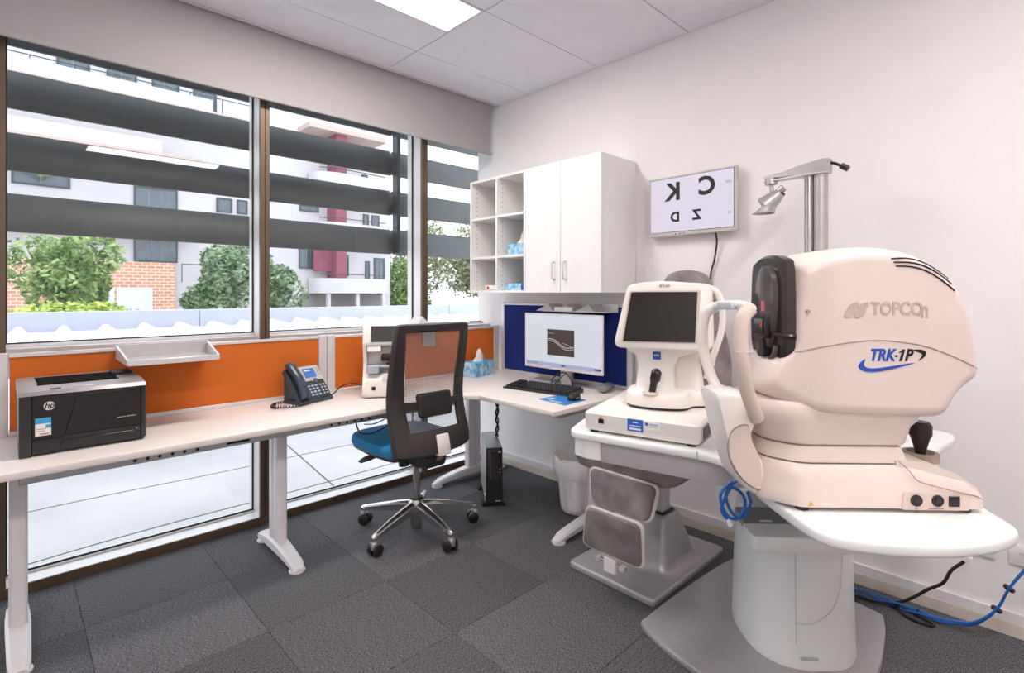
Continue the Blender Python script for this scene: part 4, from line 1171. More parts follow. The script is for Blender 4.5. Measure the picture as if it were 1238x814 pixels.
obj('armrest', G().tube([(2.05, 1.60, .60), (2.05, 1.62, .63), (2.28, 1.62, .64), (2.42, 1.60, .64)], .018, 10, 4), leather_m, t)

# ================================================================ REFRACTION STAND
t = thing('refraction_stand', 'white refraction stand with swivelling two-instrument table, lamp pole and grey base plate', 'instrument stand', (2.09, .68, 0))
plate = crom2([(1.735, 1.085), (1.675, .93), (1.655, .76), (1.70, .56), (1.83, .44), (2.05, .405), (2.25, .42), (2.42, .45), (2.478, .50), (2.498, .75), (2.475, 1.03), (2.44, 1.065), (2.25, 1.085), (2.0, 1.098), (1.80, 1.10)], 4)
obj('base_plate', G().prism(plate, .0, .026, 'z', .008, 2), silver_p, t)
cc = (2.09, .68)
def colring(rx, ry, z, sh=0., k=2.6, n=40):
    out = []
    for j in range(n):
        a = 2 * math.pi * j / n
        ca, sa = math.cos(a), math.sin(a)
        x = rx * math.copysign(abs(ca) ** (2 / k), ca); y = ry * math.copysign(abs(sa) ** (2 / k), sa)
        an = R(-45.8)
        out.append((cc[0] + x * math.cos(an) - (y + sh) * math.sin(an), cc[1] + x * math.sin(an) + (y + sh) * math.cos(an), z))
    return out
obj('column', G().loft([colring(.183, .205, .026), colring(.186, .21, .04), colring(.184, .205, .10), colring(.178, .20, .30), colring(.173, .195, .47), colring(.166, .188, .49), colring(.14, .15, .495)]), table_m, t)
an = R(-45.8)
CM = Matrix.Translation((cc[0], cc[1], 0)) @ Matrix.Rotation(an, 4, 'Z')
seam_m = pm('seam_grey', '#b5b8bd', .6)
colseam_m = pm('column_seam_pale', '#cfd2d6', .6)
obj('column_seam', G().tube([CM @ Vector((-.085, -.2085, .46)), CM @ Vector((-.085, -.211, .25)), CM @ Vector((-.085, -.214, .12))], .0018, 6)
    .tube([CM @ Vector(p) for p in ((-.085, -.2135, .19), (-.03, -.2125, .188), (.03, -.2105, .23), (.06, -.209, .30), (.068, -.207, .40), (.07, -.205, .46))], .0015, 6, 5), colseam_m, t)
obj('column_slot', G().box(-.07, -.01, -.2165, -.205, .066, .074, .003, 1).xf(CM), seam_m, t)
obj('lift_column', G().loft([colring(.14, .14, .49, 0, 2.2), colring(.14, .14, .70, 0, 2.2)]), grey_p, t)
# control panel wrapped round the column front
pn = obj('control_panel', G().prism(fil([(-.165, -.10), (-.265, -.22), (-.265, -.315), (.04, -.325), (.12, -.28), (.16, -.10)], .025, 4), .470, .520, 'z', .006, 2).xf(CM), table_m, t)
def on_panel(nm, x0, x1, y0, y1, z0, z1, m, r=.003, par=None):
    return obj(nm, G().box(x0, x1, y0, y1, z0, z1, r, 1).xf(CM @ Matrix.Translation((0, -.2, .5)) @ Matrix.Rotation(R(14), 4, 'X')), m, par or pn)
on_panel('panel_inset', -.255, .02, -.085, .075, -.0, .024, pm('panel_grey', '#7f8684', .4), .003)
on_panel('panel_strip', -.25, .015, -.036, -.024, .0235, .0255, pm('panel_teal', '#9fb4b4', .4), .0)
for a in (-.20, -.12):
    on_panel('panel_button', a, a + .055, -.072, -.048, .023, .028, pm('button_white', '#dcdfe0', .4), .002)
on_panel('panel_label', -.10, .03, -.115, -.088, .0, .030, pm('label_black', '#4a4c46', .4), .001)
on_panel('panel_label', -.08, -.02, -.109, -.097, .0295, .0312, yellow_m, .0)
on_panel('panel_print', -.20, -.16, -.004, .004, .0238, .0246, paper_m, .0)
# big kidney-shaped table
TZ = .80
tab = [(1.432, 1.135), (1.470, .94), (1.508, .754), (1.506, .68), (1.45, .61), (1.318, .494), (1.234, .402), (1.183, .338), (1.178, .294), (1.207, .237), (1.241, .191), (1.295, .133), (1.368, .082), (1.43, .055), (1.487, .046),
       (1.565, .10), (1.75, .20), (2.03, .255), (2.26, .225), (2.33, .236), (2.358, .28), (2.352, .34), (2.32, .58), (2.20, .82), (2.05, 1.03), (1.86, 1.24), (1.74, 1.29), (1.60, 1.26), (1.45, 1.20), (1.425, 1.17)]
tabs = fil(tab, [.0, .0, .02, .05, .05, .04, .03, .03, .03, .03, .03, .03, .03, .04, .03, .06, .1, .1, .05, .03, .03, .03, .05, .05, .05, .05, .05, .05, .03, .02], 4)
tt = obj('table_top', G().prism(tabs, TZ - .027, TZ, 'z', .008, 3), table_m, t)
obj('table_joint', G().bar((1.5045, .752, TZ - .0135), (1.5125, .7525, TZ - .0135), .002, .026), seam_m, tt)
apr = [(1.468, 1.085), (1.50, .94), (1.535, .76), (1.54, .69), (1.60, .61), (1.75, .50), (2.05, .45), (2.25, .50), (2.22, .70), (2.05, .97), (1.85, 1.18), (1.72, 1.22), (1.50, 1.15)]
obj('table_apron', G().prism(fil(apr, [.01, .01, .02, .06, .08, .08, .08, .06, .05, .05, .05, .05, .01], 4), .700, TZ - .027, 'z', .004, 2), grey_p, t)
obj('apron_end', G().prism(fil([(1.446, 1.13), (1.462, 1.078), (1.52, 1.10), (1.50, 1.20), (1.455, 1.185)], .008, 3), .706, TZ - .026, 'z', .003, 1), table_m, t)
obj('arm_bracket', G().box(1.86, 1.92, .80, .90, .66, .70, .004, 1), table_m, t)
# lamp pole and reading lamp
obj('pole', G().lathe([(.026, .026), (.026, 1.795)], (2.449, .676, 0), 20), steel_m, t)
obj('pole', G().lathe([(.019, .026), (.019, 1.79)], (2.455, .722, 0), 20), chrome_m, t)
hd = [(2.41, .66), (2.43, .64), (2.47, .64), (2.49, .67), (2.485, .74), (2.475, .82), (2.475, .88), (2.465, .905), (2.44, .905), (2.432, .88), (2.43, .82), (2.412, .74)]
ar = obj('lamp_arm', G().loft([[(x, y, zb) for x, y in hd] for zb in (0,)] * 1 + [[(x, y, 1.0) for x, y in hd]]) if False else
         G().add([(x, y, 1.782 + .012 * max(0, (y - .72) / .18)) for x, y in hd] + [(x, y, 1.836 - .032 * min(1, max(0, (y - .70) / .16)) ** .7) for x, y in hd],
                 [tuple(range(12))[::-1], tuple(range(12, 24))] + [(i, (i + 1) % 12, 12 + (i + 1) % 12, 12 + i) for i in range(12)]), steel_m, t)
obj('arm_base_rim', G().prism(hd, 1.778, 1.784, 'z'), alu_w, ar)
obj('arm_cable', G().tube([(2.45, .645, 1.822), (2.45, .625, 1.815), (2.452, .60, 1.80)], .006, 8).tube([(2.452, .604, 1.803), (2.455, .578, 1.785)], .012, 8), black_m, ar)
obj('pivot_disc', G().lathe([(.0, 1.765), (.026, 1.765), (.026, 1.790), (.0, 1.790)], (2.452, .875, 0), 18), steel_m, ar)
obj('pivot_stem', G().tube([(2.452, .875, 1.768), (2.452, .87, 1.705)], .0095, 10), steel_m, ar)
lh = obj('lamp_head', G().tube([(2.452, .835, 1.725), (2.452, .855, 1.708), (2.447, .875, 1.692), (2.435, .90, 1.67)], [.020, .030, .036, .040], 20), steel_m, t)
obj('lamp_hood', G().loft([[(2.452 + .037 * math.cos(a), .868 + .026 * math.sin(a), 1.70 - .026 * math.sin(a) * 1.0) for a in [2 * math.pi * j / 20 for j in range(20)]],
    [(2.44 + .046 * math.cos(a), .905 + .046 * math.sin(a), 1.638) for a in [2 * math.pi * j / 20 for j in range(20)]]], cap=False), steel_m, lh)
obj('lamp_socket', G().tube([(2.452, .858, 1.715), (2.452, .823, 1.745)], .017, 12), steel_m, lh)
obj('lamp_switch', G().tube([(2.452, .852, 1.702), (2.452, .826, 1.724)], .014, 10), black_m, lh)

# ================================================================ KERATO-REFRACTOMETER (near instrument)
t = thing('refractometer', 'large white eye refractometer with black front mask and joystick, nearest on the table', 'eye instrument', (1.393, .245, TZ), -45.8)
def prof_loft(pts, ys, cx_=0., cz_=0.):
    """rings of one x-z outline, scaled s about (cx,cz) and placed at depth y"""
    return [[(cx_ + (x - cx_) * s, y, cz_ + (z - cz_) * s) for x, z in pts] for y, s in ys]
hp = [(-.195, .548), (-.150, .573), (-.084, .586), (-.011, .588), (.053, .577), (.107, .549), (.153, .508), (.180, .443), (.194, .378), (.202, .317), (.202, .291), (.171, .270), (.147, .241), (.136, .214), (.118, .199),
      (-.02, .201), (-.176, .206), (-.245, .245), (-.262, .268), (-.245, .32), (-.210, .345), (-.205, .45)]
hps = fil(hp, [.01, .03, .04, .04, .04, .04, .04, .04, .04, .012, .012, .02, .02, .015, .012, .05, .03, .02, .02, .03, .02, .03], 3)
W_ = .26
ys = [(-.002, .25), (-.002, .42), (-.002, .55), (-.002, .66), (-.002, .76), (-.002, .82), (-.002, .87), (.003, .905), (.013, .94), (.028, .968), (.050, .99), (.08, 1.0), (W_ - .07, 1.0), (W_ - .04, .995), (W_ - .02, .98), (W_ - .005, .95), (W_, .90)]
hg = G().loft(prof_loft(hps, ys, -.02, .39))
# the head narrows towards the mask
hg.v = [(x, .13 + (y - .13) * (1 - .24 * min(1, max(0, (-.125 - x) / .085))), z) for x, y, z in hg.v]
hd_ = obj('head', hg, plastic_p, t, True, 50)
from mathutils.bvhtree import BVHTree
hbv = BVHTree.FromPolygons([v.co[:] for v in hd_.data.vertices], [tuple(p.vertices) for p in hd_.data.polygons])
def hy(x, z, off=.0008):
    h = hbv.ray_cast(Vector((x, -1, z)), Vector((0, 1, 0)))
    return (h[0].y if h[0] is not None else 0.) - off
# seam, vents, printing
def onside(pts, y=-.0025):
    return [(x, y, z) for x, z in pts]
seam_b = pm('seam_beige', '#a8988c', .6)
sp2 = crom([Vector((x, 0, z)) for x, z in ((-.196, .348), (-.122, .368), (-.034, .378), (.055, .368), (.116, .348), (.190, .313))], 6)
obj('head_seam', G().tube([(p.x, hy(p.x, p.z, 0), p.z) for p in sp2], .0016, 6), seam_b, hd_, True)
for k, (a, b) in enumerate((((-.004, .556), (.122, .512)), ((.001, .548), (.127, .500)), ((.006, .540), (.131, .486)))):
    pts = []
    for j in range(9):
        q = j / 8
        x = a[0] + (b[0] - a[0]) * q; z = a[1] + (b[1] - a[1]) * q + .017 * math.sin(math.pi * q)
        pts.append((x, .012 + .0 * q - .000, z))
    obj('vent_slot', G().tube([(p[0], hy(p[0], p[2], 0), p[2]) for p in pts], .0019, 6), black_m, hd_, True)
emb_m = pm('embossed_letter', '#c3b1a5', .45)
text('maker_letters', 'TOPCO', .040, emb_m, hd_, (-.048, -.0022, .446), (1, 0, 0), (0, 0, 1), depth=.0012, ax='LEFT', bold=.0010, sx=.80)
text('maker_letters', 'n', .055, emb_m, hd_, (.0585, -.0022, .4435), (1, 0, 0), (0, 0, 1), depth=.0012, ax='LEFT', bold=.0008, sx=.62)
for k in range(2):
    x_ = -.104 + k * .021
    obj('maker_emblem', G().prism(crom2([(x_, .4285), (x_ + .016, .430), (x_ + .024, .4445), (x_ + .004, .4445)], 3), -.0035, -.001, 'y').prism(crom2([(x_ + .006, .4475), (x_ + .026, .4475), (x_ + .030, .4605), (x_ + .016, .459)], 3), -.0035, -.001, 'y'), emb_m, hd_, True)
text('model_letters', 'TRK', .036, logo_blue, hd_, (-.052, -.0026, .3445), (1, 0, 0), (0, 0, 1), depth=.0006, shear=.28, ax='LEFT', bold=.0012, sx=.80)
obj('model_dash', G().box(.0035, .0095, -.0032, -.002, .3415, .3455), LETTER, hd_, True)
obj('model_numeral', G().prism([(.0125, .3325), (.0182, .3325), (.0252, .3585), (.0205, .3585), (.0135, .3535), (.0125, .3495), (.0185, .3530)], -.0032, -.002, 'y'), LETTER, hd_, True)
text('model_letters', 'P', .036, LETTER, hd_, (.024, -.0026, .3445), (1, 0, 0), (0, 0, 1), depth=.0006, shear=.28, ax='LEFT', bold=.0012, sx=.80)
sw_o = [(-.060, .337), (-.072, .327), (-.074, .318), (-.062, .310), (-.035, .309), (.005, .317), (.046, .329), (.005, .323), (-.035, .317), (-.056, .318), (-.063, .325)]
obj('swoosh', G().prism(crom2(sw_o, 3), -.0032, -.0018, 'y'), logo_blue, hd_, True)
obj('swoosh_tip', G().prism(crom2([(.042, .357), (.060, .358), (.070, .352), (.066, .342), (.054, .334), (.060, .342), (.060, .349)], 3), -.0032, -.0018, 'y'), LETTER, hd_, True)
obj('screw', G().lathe([(.0045, -.004), (.0045, .0)], (-.174, hy(-.174, .440, 0.), .440), 12, 'y'), seam_b, hd_, True)
# black front mask (faces the chin rest, -x)
mk = crom2([(.0, .35), (.0, .53), (.03, .562), (.10, .572), (.165, .562), (.19, .53), (.195, .36), (.15, .318), (.10, .308), (.045, .318)], 3)
mk = [(.030 + y * .88, z) for y, z in mk]
mp_ = obj('front_mask', G().loft([[(-.194, y, z) for y, z in mk], [(-.213, y, z) for y, z in mk], [(-.222, .116 + (y - .116) * .93, .44 + (z - .44) * .95) for y, z in mk]]), pm('mask_black', '#332d2d', .22, var=.06), t, True, 30)
ov = [(.1 + .05 * math.cos(a), .475 + .075 * math.sin(a) if math.sin(a) > 0 else .475 + .13 * math.sin(a)) for a in [2 * math.pi * j / 28 for j in range(28)]]
obj('mask_bulge', G().loft([[(-.220, y, z) for y, z in ov], [(-.233, .1 + (y - .1) * .94, .46 + (z - .46) * .95) for y, z in ov], [(-.236, .1 + (y - .1) * .8, .46 + (z - .46) * .82) for y, z in ov]]), pm('mask_grey', '#544b4b', .22, var=.05), mp_, True)
obj('measuring_window', G().prism(fil([(.065, .375), (.13, .375), (.13, .43), (.065, .43)], .008, 3), -.245, -.229, 'x', .003, 2), black_m, mp_, True)
obj('window_glass', G().box(-.2465, -.245, .075, .12, .385, .42, .0, 1), pm('lens_black', '#0c0c0e', .1), mp_, True)
obj('red_lamp', G().box(-.247, -.246, .078, .086, .40, .415), red_m, mp_, True)
obj('window_tail', G().prism(fil([(.085, .33), (.115, .33), (.112, .376), (.088, .376)], .006, 2), -.241, -.222, 'x', .002, 1), black_m, mp_, True)
obj('mask_cheek', G().tube([(-.224, .055, .36), (-.227, .06, .338), (-.227, .08, .326)], .007, 8, 3).tube([(-.224, .145, .36), (-.227, .14, .338), (-.227, .12, .326)], .007, 8, 3), MATS['mask_grey'], mp_, True)
obj('side_pin', G().tube([(-.228, .052, .386), (-.208, .026, .384), (-.196, .024, .383)], .007, 8), MATS['mask_black'], mp_, True)
obj('caution_label', G().box(-.2385, -.235, .088, .102, .438, .462), pink_m, mp_, True)
# collars between head and base
def collar(nm, pts, ya, yb, m, ch=.05):
    """plan outline pts of (x, y) lofted between levels"""
    return obj(nm, G().loft([[(x, y, z) for x, y in P] for P, z in pts]), m, t, True, 45)
def plan(x0, x1, y0, y1, ch=.06, r=.02):
    return fil([(x0 + ch * 1.15, y0), (x1, y0), (x1, y1), (x0 + ch * 1.15, y1), (x0, y1 - ch), (x0, y0 + ch)], [r * 1.5, r, r, r * 1.5, r * 2, r * 2], 4)
collar('upper_collar', [(plan(-.244, .050, .030, .24, .05), .140), (plan(-.250, .054, .026, .244, .05), .146), (plan(-.268, .066, .026, .25, .055), .182), (plan(-.284, .080, .022, .252, .06), .196), (plan(-.287, .082, .020, .252, .06), .226), (plan(-.281, .076, .026, .246, .055), .236), (plan(-.24, .05, .05, .22, .05), .238)], 0, 0, plastic_p)
collar('collar_gap', [(plan(-.238, .044, .034, .236, .05), .134), (plan(-.238, .044, .034, .236, .05), .141)], 0, 0, seam_b)
collar('lower_collar', [(plan(-.250, .056, .022, .248, .055), .102), (plan(-.240, .046, .028, .242, .05), .135)], 0, 0, plastic_p)
collar('collar_gap', [(plan(-.240, .046, .030, .240, .05), .090), (plan(-.240, .046, .030, .240, .05), .1025)], 0, 0, seam_b)
# base
bp_ = [(plan(-.268, .199, .0, .27, .06, .015), .010), (plan(-.270, .202, -.001, .271, .06, .015), .022), (plan(-.265, .198, .0, .27, .06, .02), .040), (plan(-.255, .165, .004, .268, .055, .02), .066), (plan(-.250, .085, .010, .26, .05, .02), .088), (plan(-.246, .062, .018, .252, .05, .02), .098)]
bs = collar('base', bp_, 0, 0, plastic_p)
obj('key_deck', G().loft([[(.02, y, z) for y, z in ((.016, .110), (.254, .110), (.254, .04), (.016, .04))], [(.085, y, z) for y, z in ((.012, .107), (.258, .107), (.258, .04), (.012, .04))], [(.145, y, z) for y, z in ((.010, .083), (.26, .083), (.26, .03), (.010, .03))], [(.192, y, z) for y, z in ((.012, .050), (.258, .050), (.258, .02), (.012, .02))]]), plastic_p, t, True)
obj('deck_seam', G().tube([(.020, .011, .111), (.040, .004, .090), (.052, -.0005, .073), (.075, -.001, .064), (.13, -.001, .050), (.175, -.001, .040), (.195, .004, .030)], .0013, 6, 4), seam_b, bs, True)
for x_, y_, w_, m_ in ((.10, .09, .010, yellow_m), (.117, .095, .016, LETTER_G), (.140, .11, .016, LETTER_G), (.165, .13, .006, pink_m)):
    obj('deck_key', G().box(-w_ / 2, w_ / 2, -.004, .004, 0, .002).xf(Matrix.Translation((x_, y_, .1015 - max(0, x_ - .085) * .52)) @ Matrix.Rotation(R(24), 4, 'Y')), m_, bs, True)
obj('port_recess', G().prism(fil([(.019, .008), (.162, .008), (.166, .034), (.155, .041), (.03, .047), (.022, .044)], .004, 2), -.0022, .002, 'y'), plastic_b, bs, True)
for x_ in (.049, .094):
    obj('round_port', G().lathe([(.0, -.005), (.0085, -.005), (.0125, -.005), (.0125, -.001)], (x_, 0, .029), 20, 'y'), black_m, bs, True)
    obj('port_pins', G().lathe([(.0, -.006), (.006, -.006), (.006, -.005)], (x_, 0, .029), 12, 'y'), darkg_m, bs, True)
obj('square_port', G().box(.118, .140, -.005, -.001, .017, .039), black_m, bs, True)
obj('port_caption', G().box(.075, .107, -.0028, -.0022, .0105, .0125).box(.046, .051, -.0028, -.0022, .0105, .0125), LETTER_G, bs, True)
obj('warning_triangle', G().prism([(-.181, .015), (-.170, .015), (-.1755, .024)], -.0022, -.0005, 'y'), yellow_m, bs, True)
for x_, y_ in ((-.185, .02), (.165, .02), (-.185, .24), (.165, .24)):
    obj('rubber_foot', G().lathe([(.014, .0), (.014, .012)], (x_, y_, 0), 12), black_m, t, True)
js = obj('joystick', G().lathe([(.010, .09), (.012, .105), (.019, .132), (.0235, .142), (.0235, .164), (.018, .172), (.0, .172)], (.147, .12, 0), 20), pm('joystick_brown_black', '#2b211c', .4), t, True)
obj('joystick_well', G().lathe([(.038, .080), (.036, .100), (.028, .100), (.026, .09), (.0, .09)], (.147, .12, 0), 24), seam_b, t, True)
# chin rest: body, insert, two uprights joined by a brow bar
cbp = crom2([(-.354, .245), (-.348, .20), (-.332, .13), (-.304, .048), (-.282, .020), (-.256, .012), (-.247, .05), (-.252, .092), (-.272, .118), (-.281, .147), (-.272, .175), (-.268, .205), (-.29, .245)], 3)
cr_ = obj('chin_rest', G().loft([[(-.30 + (x + .30) * s, y, .13 + (z - .13) * s) for x, z in cbp] for y, s in ((.060, .9), (.064, .97), (.074, 1.0), (.17, 1.0), (.18, .97), (.185, .9))]), plastic_w, t, True, 50)
ins = crom2([(-.330, .10), (-.331, .14), (-.318, .166), (-.288, .174), (-.280, .14), (-.262, .098), (-.258, .03), (-.285, .036), (-.311, .062)], 3)
obj('chin_rest_seam', G().loft([[(-.295 + (x + .295) * s, y, .10 + (z - .10) * s) for x, z in ins] for y, s in ((.063, 1.03), (.0575, 1.03))]), seam_b, cr_, True)
obj('chin_rest_insert', G().loft([[(-.295 + (x + .295) * s, y, .10 + (z - .10) * s) for x, z in ins] for y, s in ((.062, 1.0), (.054, .985), (.051, .95))]), plastic_b, cr_, True)
obj('chin_cup', G().box(-.352, -.285, .09, .17, .238, .246, .003, 2), white_m, cr_, True)
obj('chin_screw', G().tube([(-.30, .10, .222), (-.275, .10, .222)], .010, 10), chrome_m, cr_, True)
obj('chin_pin', G().lathe([(.006, .245), (.006, .256), (.0, .256)], (-.325, .13, 0), 8), white_m, cr_, True)
def flat_tube(pts, wa, wb, n=12, k=6):
    """swept rounded strap: wa across y-ish, wb the other"""
    P = crom([Vector(p) for p in pts], k); rings = []; m = len(P)
    for i, p in enumerate(P):
        tt_ = (P[min(i + 1, m - 1)] - P[max(i - 1, 0)]).normalized()
        side = Vector((0, 1, 0)); side = (side - tt_ * side.dot(tt_))
        if side.length < .2:
            side = Vector((0, 0, 1)) - tt_ * tt_.z
        side.normalize(); oth = tt_.cross(side)
        rings.append([p + side * wa * math.cos(2 * math.pi * j / n) + oth * wb * math.sin(2 * math.pi * j / n) for j in range(n)])
    return G().loft(rings)
nu = obj('upright', flat_tube([(-.268, .055, .190), (-.282, .040, .215), (-.308, .018, .27), (-.322, .004, .33), (-.326, .004, .38), (-.320, .006, .425), (-.300, .012, .447)], .013, .0165), plastic_b, cr_, True, 60)
obj('upright', flat_tube([(-.295, .18, .205), (-.316, .215, .26), (-.330, .236, .33), (-.333, .236, .38), (-.326, .230, .425), (-.306, .212, .447)], .013, .014), plastic_w, cr_, True, 60)
obj('brow_bar', G().tube([(-.300, .010, .446), (-.298, .06, .452), (-.306, .12, .452), (-.306, .18, .450), (-.306, .214, .446)], .0115, 10, 4), plastic_w, cr_, True, 60)
obj('brow_pad', G().box(-.324, -.306, .07, .16, .442, .460, .005, 2), pm('pad_blue_grey', '#c3cad4', .5), cr_, True)
obj('height_mark', G().box(-.342, -.304, -.0095, -.008, .352, .354), white_m, nu, True)

# ================================================================ CORNEAL TOPOGRAPHER (far instrument)
t = thing('corneal_topographer', 'white corneal topographer with dark monitor head and joystick, far end of the table', 'eye instrument', (1.4955, .9485, TZ), -71.6)
def bplan(x0, x1, y0, y1, r=.015):
    return fil([(x0, y0), (x1, y0), (x1, y1), (x0, y1)], r, 3)
ub = obj('power_base', G().loft([[(x, y, .010) for x, y in bplan(-.189, .189, .0, .40)], [(x, y, .016) for x, y in bplan(-.192, .192, -.003, .403)],
    [(x, y, .066 + .02 * min(1, max(0, y / .1)) * .3) for x, y in bplan(-.194, .193, -.004, .403)], [(x, y, .071 + .010 * min(1, max(0, y / .1))) for x, y in bplan(-.188, .187, .003, .397)]]), plastic_w, t, True)
ub.rotation_euler = (0, 0, R(-5))
for x_, y_ in ((-.165, .02), (.165, .02), (-.165, .38), (.165, .38)):
    obj('rubber_foot', G().lathe([(.014, .0), (.014, .012)], (x_, y_, 0), 12), black_m, ub, True)
obj('power_switch', G().box(-.140, -.121, -.007, -.002, .036, .052, .001, 1), black_m, ub, True)
obj('switch_lamp', G().lathe([(.005, -.006), (.005, -.003)], (-.131, 0, .057), 10, 'y'), yellow_m, ub, True)
lb_ = obj('blue_label', G().box(-.036, .016, -.0065, -.003, .026, .066), sticker_b, ub, True)
obj('label_lines', G().box(-.03, .010, -.0072, -.0065, .031, .037).box(-.018, .0, -.0072, -.0065, .054, .057).box(-.03, .010, -.0072, -.0065, .043, .045), paper_m, lb_, True)
l2 = obj('white_label', G().box(.022, .072, -.006, -.003, .036, .062), paper_m, ub, True)
obj('label_logo', G().box(.024, .033, -.0066, -.006, .050, .060), sticker_b, l2, True)
obj('label_lines', G().box(.037, .066, -.0066, -.006, .054, .058).box(.037, .062, -.0066, -.006, .048, .050), pm('faint_blue', '#9fb6dc', .6), l2, True)
# connector bay on the right end
cbay = obj('connector_bay', G().box(.185, .1965, .03, .36, .016, .060, .001, 1), seam_m, ub, True)
obj('vent_grille', G().box(.1960, .1985, .035, .135, .020, .056), pm('grille_brown', '#4a3f3a', .6), cbay, True)
for k, (y_, z_, m_) in enumerate(((.18, .045, green_m), (.18, .030, steel_m), (.21, .04, pink_m), (.24, .045, black_m), (.24, .030, steel_m), (.28, .038, darkg_m), (.32, .04, steel_m))):
    obj('connector', G().lathe([(.0, .196), (.007, .196), (.007, .200), (.0, .200)], (0, y_, z_), 10, 'x'), m_, cbay, True)
# sliding foot, neck, head
fo = [(-.085, .16), (-.04, .118), (.05, .112), (.12, .14), (.145, .20), (.188, .23), (.195, .30), (.15, .36), (.0, .37), (-.08, .34), (-.10, .25)]
FO = crom2(fo, 4)
FC = (.04, .25)
def fs(s, z):
    return [(FC[0] + (x - FC[0]) * s, FC[1] + (y - FC[1]) * s, z) for x, y in FO]
obj('foot_gap', G().loft([fs(.97, .078), fs(.97, .086)]), black_m, t, True)
obj('slide_foot', G().loft([fs(.985, .085), fs(1.0, .090), fs(1.0, .112), fs(.975, .125), fs(.9, .135), fs(.80, .142)]), plastic_w, t, True, 50)
def nk(x0, x1, y0, y1, z, r=.03):
    return [(x, y, z) for x, y in fil([(x0, y0), (x1, y0), (x1, y1), (x0, y1)], r, 4)]
obj('neck', G().loft([nk(-.06, .085, .165, .33, .13), nk(-.056, .078, .175, .325, .17), nk(-.052, .078, .185, .32, .22), nk(-.062, .095, .185, .32, .255, .025), nk(-.095, .16, .175, .31, .280, .02), nk(-.125, .20, .165, .30, .298, .02)]), plastic_w, t, True, 50)
obj('neck_side', G().loft([nk(.06, .165, .215, .34, .13), nk(.062, .155, .225, .335, .20), nk(.065, .150, .23, .33, .245), nk(.07, .18, .22, .32, .28, .02)]), plastic_w, t, True, 50)
hd2 = fil([(-.126, .300), (-.112, .284), (.195, .284), (.212, .302), (.203, .503), (.165, .515), (.05, .525), (-.04, .520), (-.085, .508)], [.01, .01, .012, .012, .02, .05, .05, .05, .02], 4)
HC = (.045, .40)
def hring(s, y):
    return [(HC[0] + (x - HC[0]) * s, y - .03 * (z - .4) / .1 * .0 + (z - .40) * .12, HC[1] + (z - HC[1]) * s) for x, z in hd2]
hh = obj('monitor_head', G().loft([hring(.95, .150), hring(.985, .153), hring(1.0, .162), hring(1.0, .205), hring(.97, .225), hring(.80, .25)]), plastic_w, t, True, 50)
def hpt(x, z, y):
    return (x, y + (z - .40) * .12, z)
bz = [(-.098, .303), (.166, .309), (.172, .492), (-.072, .490)]
obj('screen_recess', G().add([hpt(x, z, .1485) for x, z in bz] + [hpt(x, z, .153) for x, z in bz], [(0, 1, 2, 3), (7, 6, 5, 4), (0, 1, 5, 4), (1, 2, 6, 5), (2, 3, 7, 6), (3, 0, 4, 7)]), plastic_b, hh, True)
sz_ = [(-.090, .309), (.157, .314), (.162, .486), (-.065, .485)]
obj('dark_screen', G().add([hpt(x, z, .146) for x, z in sz_] + [hpt(x, z, .150) for x, z in sz_], [(0, 1, 2, 3), (7, 6, 5, 4), (0, 1, 5, 4), (1, 2, 6, 5), (2, 3, 7, 6), (3, 0, 4, 7)]), pm('screen_off_brown', '#17120d', .22, var=.1), hh, True)
text('model_letters', 'ATLAS', .0125, LETTER, hh, hpt(.052, .507, .1455), (1, 0, 0), (0, .12, 1), depth=.0008)
lgp = obj('maker_logo', G().box(.006, .034, .178, .183, .244, .274, .001, 1), logo_blue, t, True)
text('maker_letters', 'ZEISS', .0085, paper_m, lgp, (.020, .1768, .259), (1, 0, 0), (0, 0, 1), depth=.0006)
J = obj('joystick', G().tube([(.014, .128, .128), (.022, .126, .170), (.026, .124, .182), (.032, .122, .208), (.034, .121, .214)], [.0115, .0125, .018, .018, .012], 16), black_m, t, True)
obj('joystick_cap', G().tube([(.034, .121, .214), (.035, .121, .219)], .006, 10), darkg_m, J, True)
obj('joystick_well', G().lathe([(.03, .130), (.026, .137), (.0, .137)], (.010, .130, 0), 20), plastic_b, t, True)
obj('head_rest_loop', G().tube([(.165, .36, .16), (.19, .36, .25), (.215, .36, .33), (.222, .36, .40), (.21, .36, .47), (.18, .36, .50), (.10, .36, .51), (.0, .36, .50)], .012, 10, 4), plastic_w, t, True)
obj('side_knob', G().tube([(.175, .30, .235), (.20, .30, .235)], .018, 14), plastic_w, t, True)

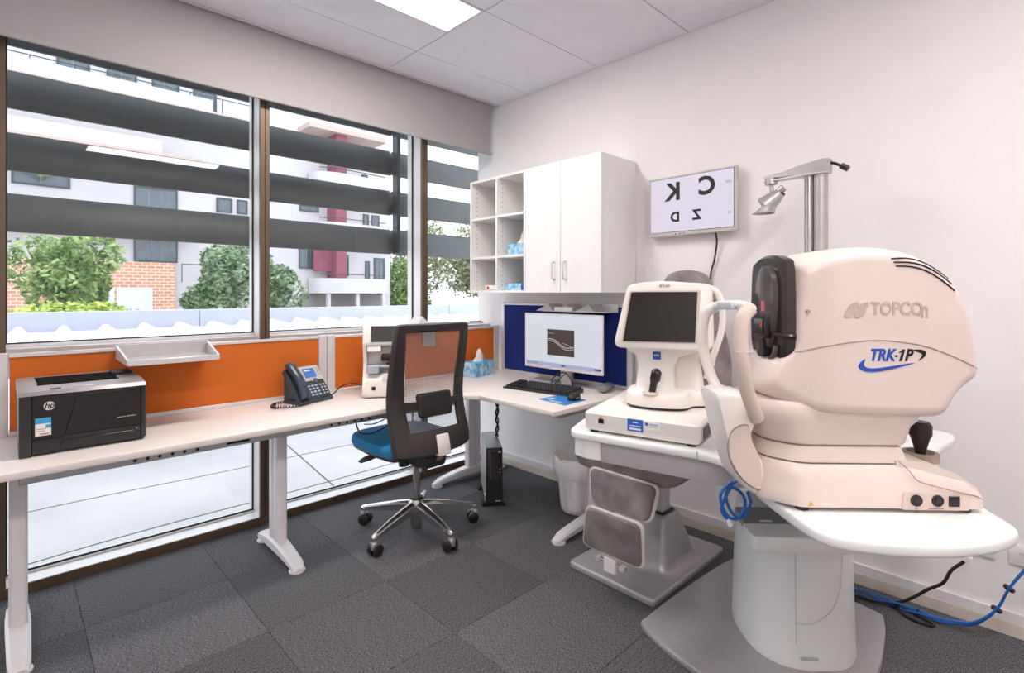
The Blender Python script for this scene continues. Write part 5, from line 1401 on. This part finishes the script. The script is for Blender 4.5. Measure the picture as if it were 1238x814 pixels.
# ================================================================ CABLES AND SOCKETS AT THE RIGHT WALL
coil = [(1.416, .606, .772), (1.395, .627, .739), (1.397, .625, .703), (1.411, .611, .672), (1.429, .594, .672), (1.442, .582, .708), (1.435, .588, .737), (1.414, .608, .752), (1.401, .622, .717), (1.398, .627, .69), (1.406, .616, .668)]
t = thing('network_cable', 'coiled blue network cable with clear plug dangling under the chin rest', 'cable', (1.416, .606, .70), group='blue cables')
obj('cord', G().tube(coil, .0042, 8, 6), bluecable_m, t)
obj('cord', G().tube([(x + .012, y - .010, z + .004) for x, y, z in coil[:7]], .0042, 8, 6), bluecable_m, t)
obj('plug', G().bar((1.406, .616, .668), (1.412, .610, .650), .013, .010), pm('clear_plug', '#e4e6ea', .25), t)
t = thing('cable_bundle', 'bundle of blue network cables tied together along the wall by the floor', 'cable', (2.6, .3, 0), group='blue cables')
bl = [(2.585, .70, .012), (2.60, .612, .013), (2.60, .525, .013), (2.60, .446, .015), (2.60, .374, .014), (2.60, .285, .018), (2.60, .201, .053), (2.60, .145, .127), (2.60, .112, .216), (2.60, .07, .30), (2.62, .0, .42), (2.68, -.08, .50)]
for k in range(3):
    pts = [(x + .022 * math.sin(i * 1.1 + k * 2.1) , y + .004 * math.cos(i * 1.7 + k * 2.1), max(.007, z + .016 * math.cos(i * 1.3 + k * 2.1))) for i, (x, y, z) in enumerate(bl)]
    obj('cord', G().tube(pts, .004, 8, 6), bluecable_m, t)
for i in (3, 4, 7, 8):
    a, b = Vector(bl[i]), Vector(bl[i + 1]); d = (b - a).normalized()
    obj('cable_tie', G().tube([a - d * .004, a + d * .004], .017, 10), black_m, t)
t = thing('power_cable', 'black power cable with pale plug hanging down to the cable bundle', 'cable', (2.6, .33, .02))
obj('cord', G().tube([(2.60, .225, .285), (2.60, .24, .262), (2.60, .273, .22), (2.60, .297, .163), (2.60, .343, .119), (2.60, .387, .071), (2.60, .435, .030), (2.58, .50, .012), (2.57, .58, .01)], .006, 8, 5), black_m, t)
obj('plug', G().bar((2.60, .222, .292), (2.60, .232, .272), .022, .022), MATS['clear_plug'], t)
obj('cord', G().tube([(2.595, .44, .022), (2.56, .42, .01), (2.54, .37, .008), (2.55, .32, .008), (2.57, .34, .01), (2.59, .42, .016)], .005, 8, 5), black_m, t)
for lab, y0 in (('white double wall socket low on the wall beside the table edge', .155), ('white wall socket at the picture edge above the cables', .0)):
    t = thing('wall_socket', lab, 'socket', (XR - .006, y0 + .06, .30), group='wall sockets')
    obj('face_plate', G().box(XR - .012, XR - .0005, y0, y0 + .118, .268, .345, .004, 2), white_m, t)
    obj('switch', G().box(XR - .015, XR - .012, y0 + .03, y0 + .045, .315, .335, .001, 1).box(XR - .015, XR - .012, y0 + .075, y0 + .09, .315, .335, .001, 1), white_m, t)
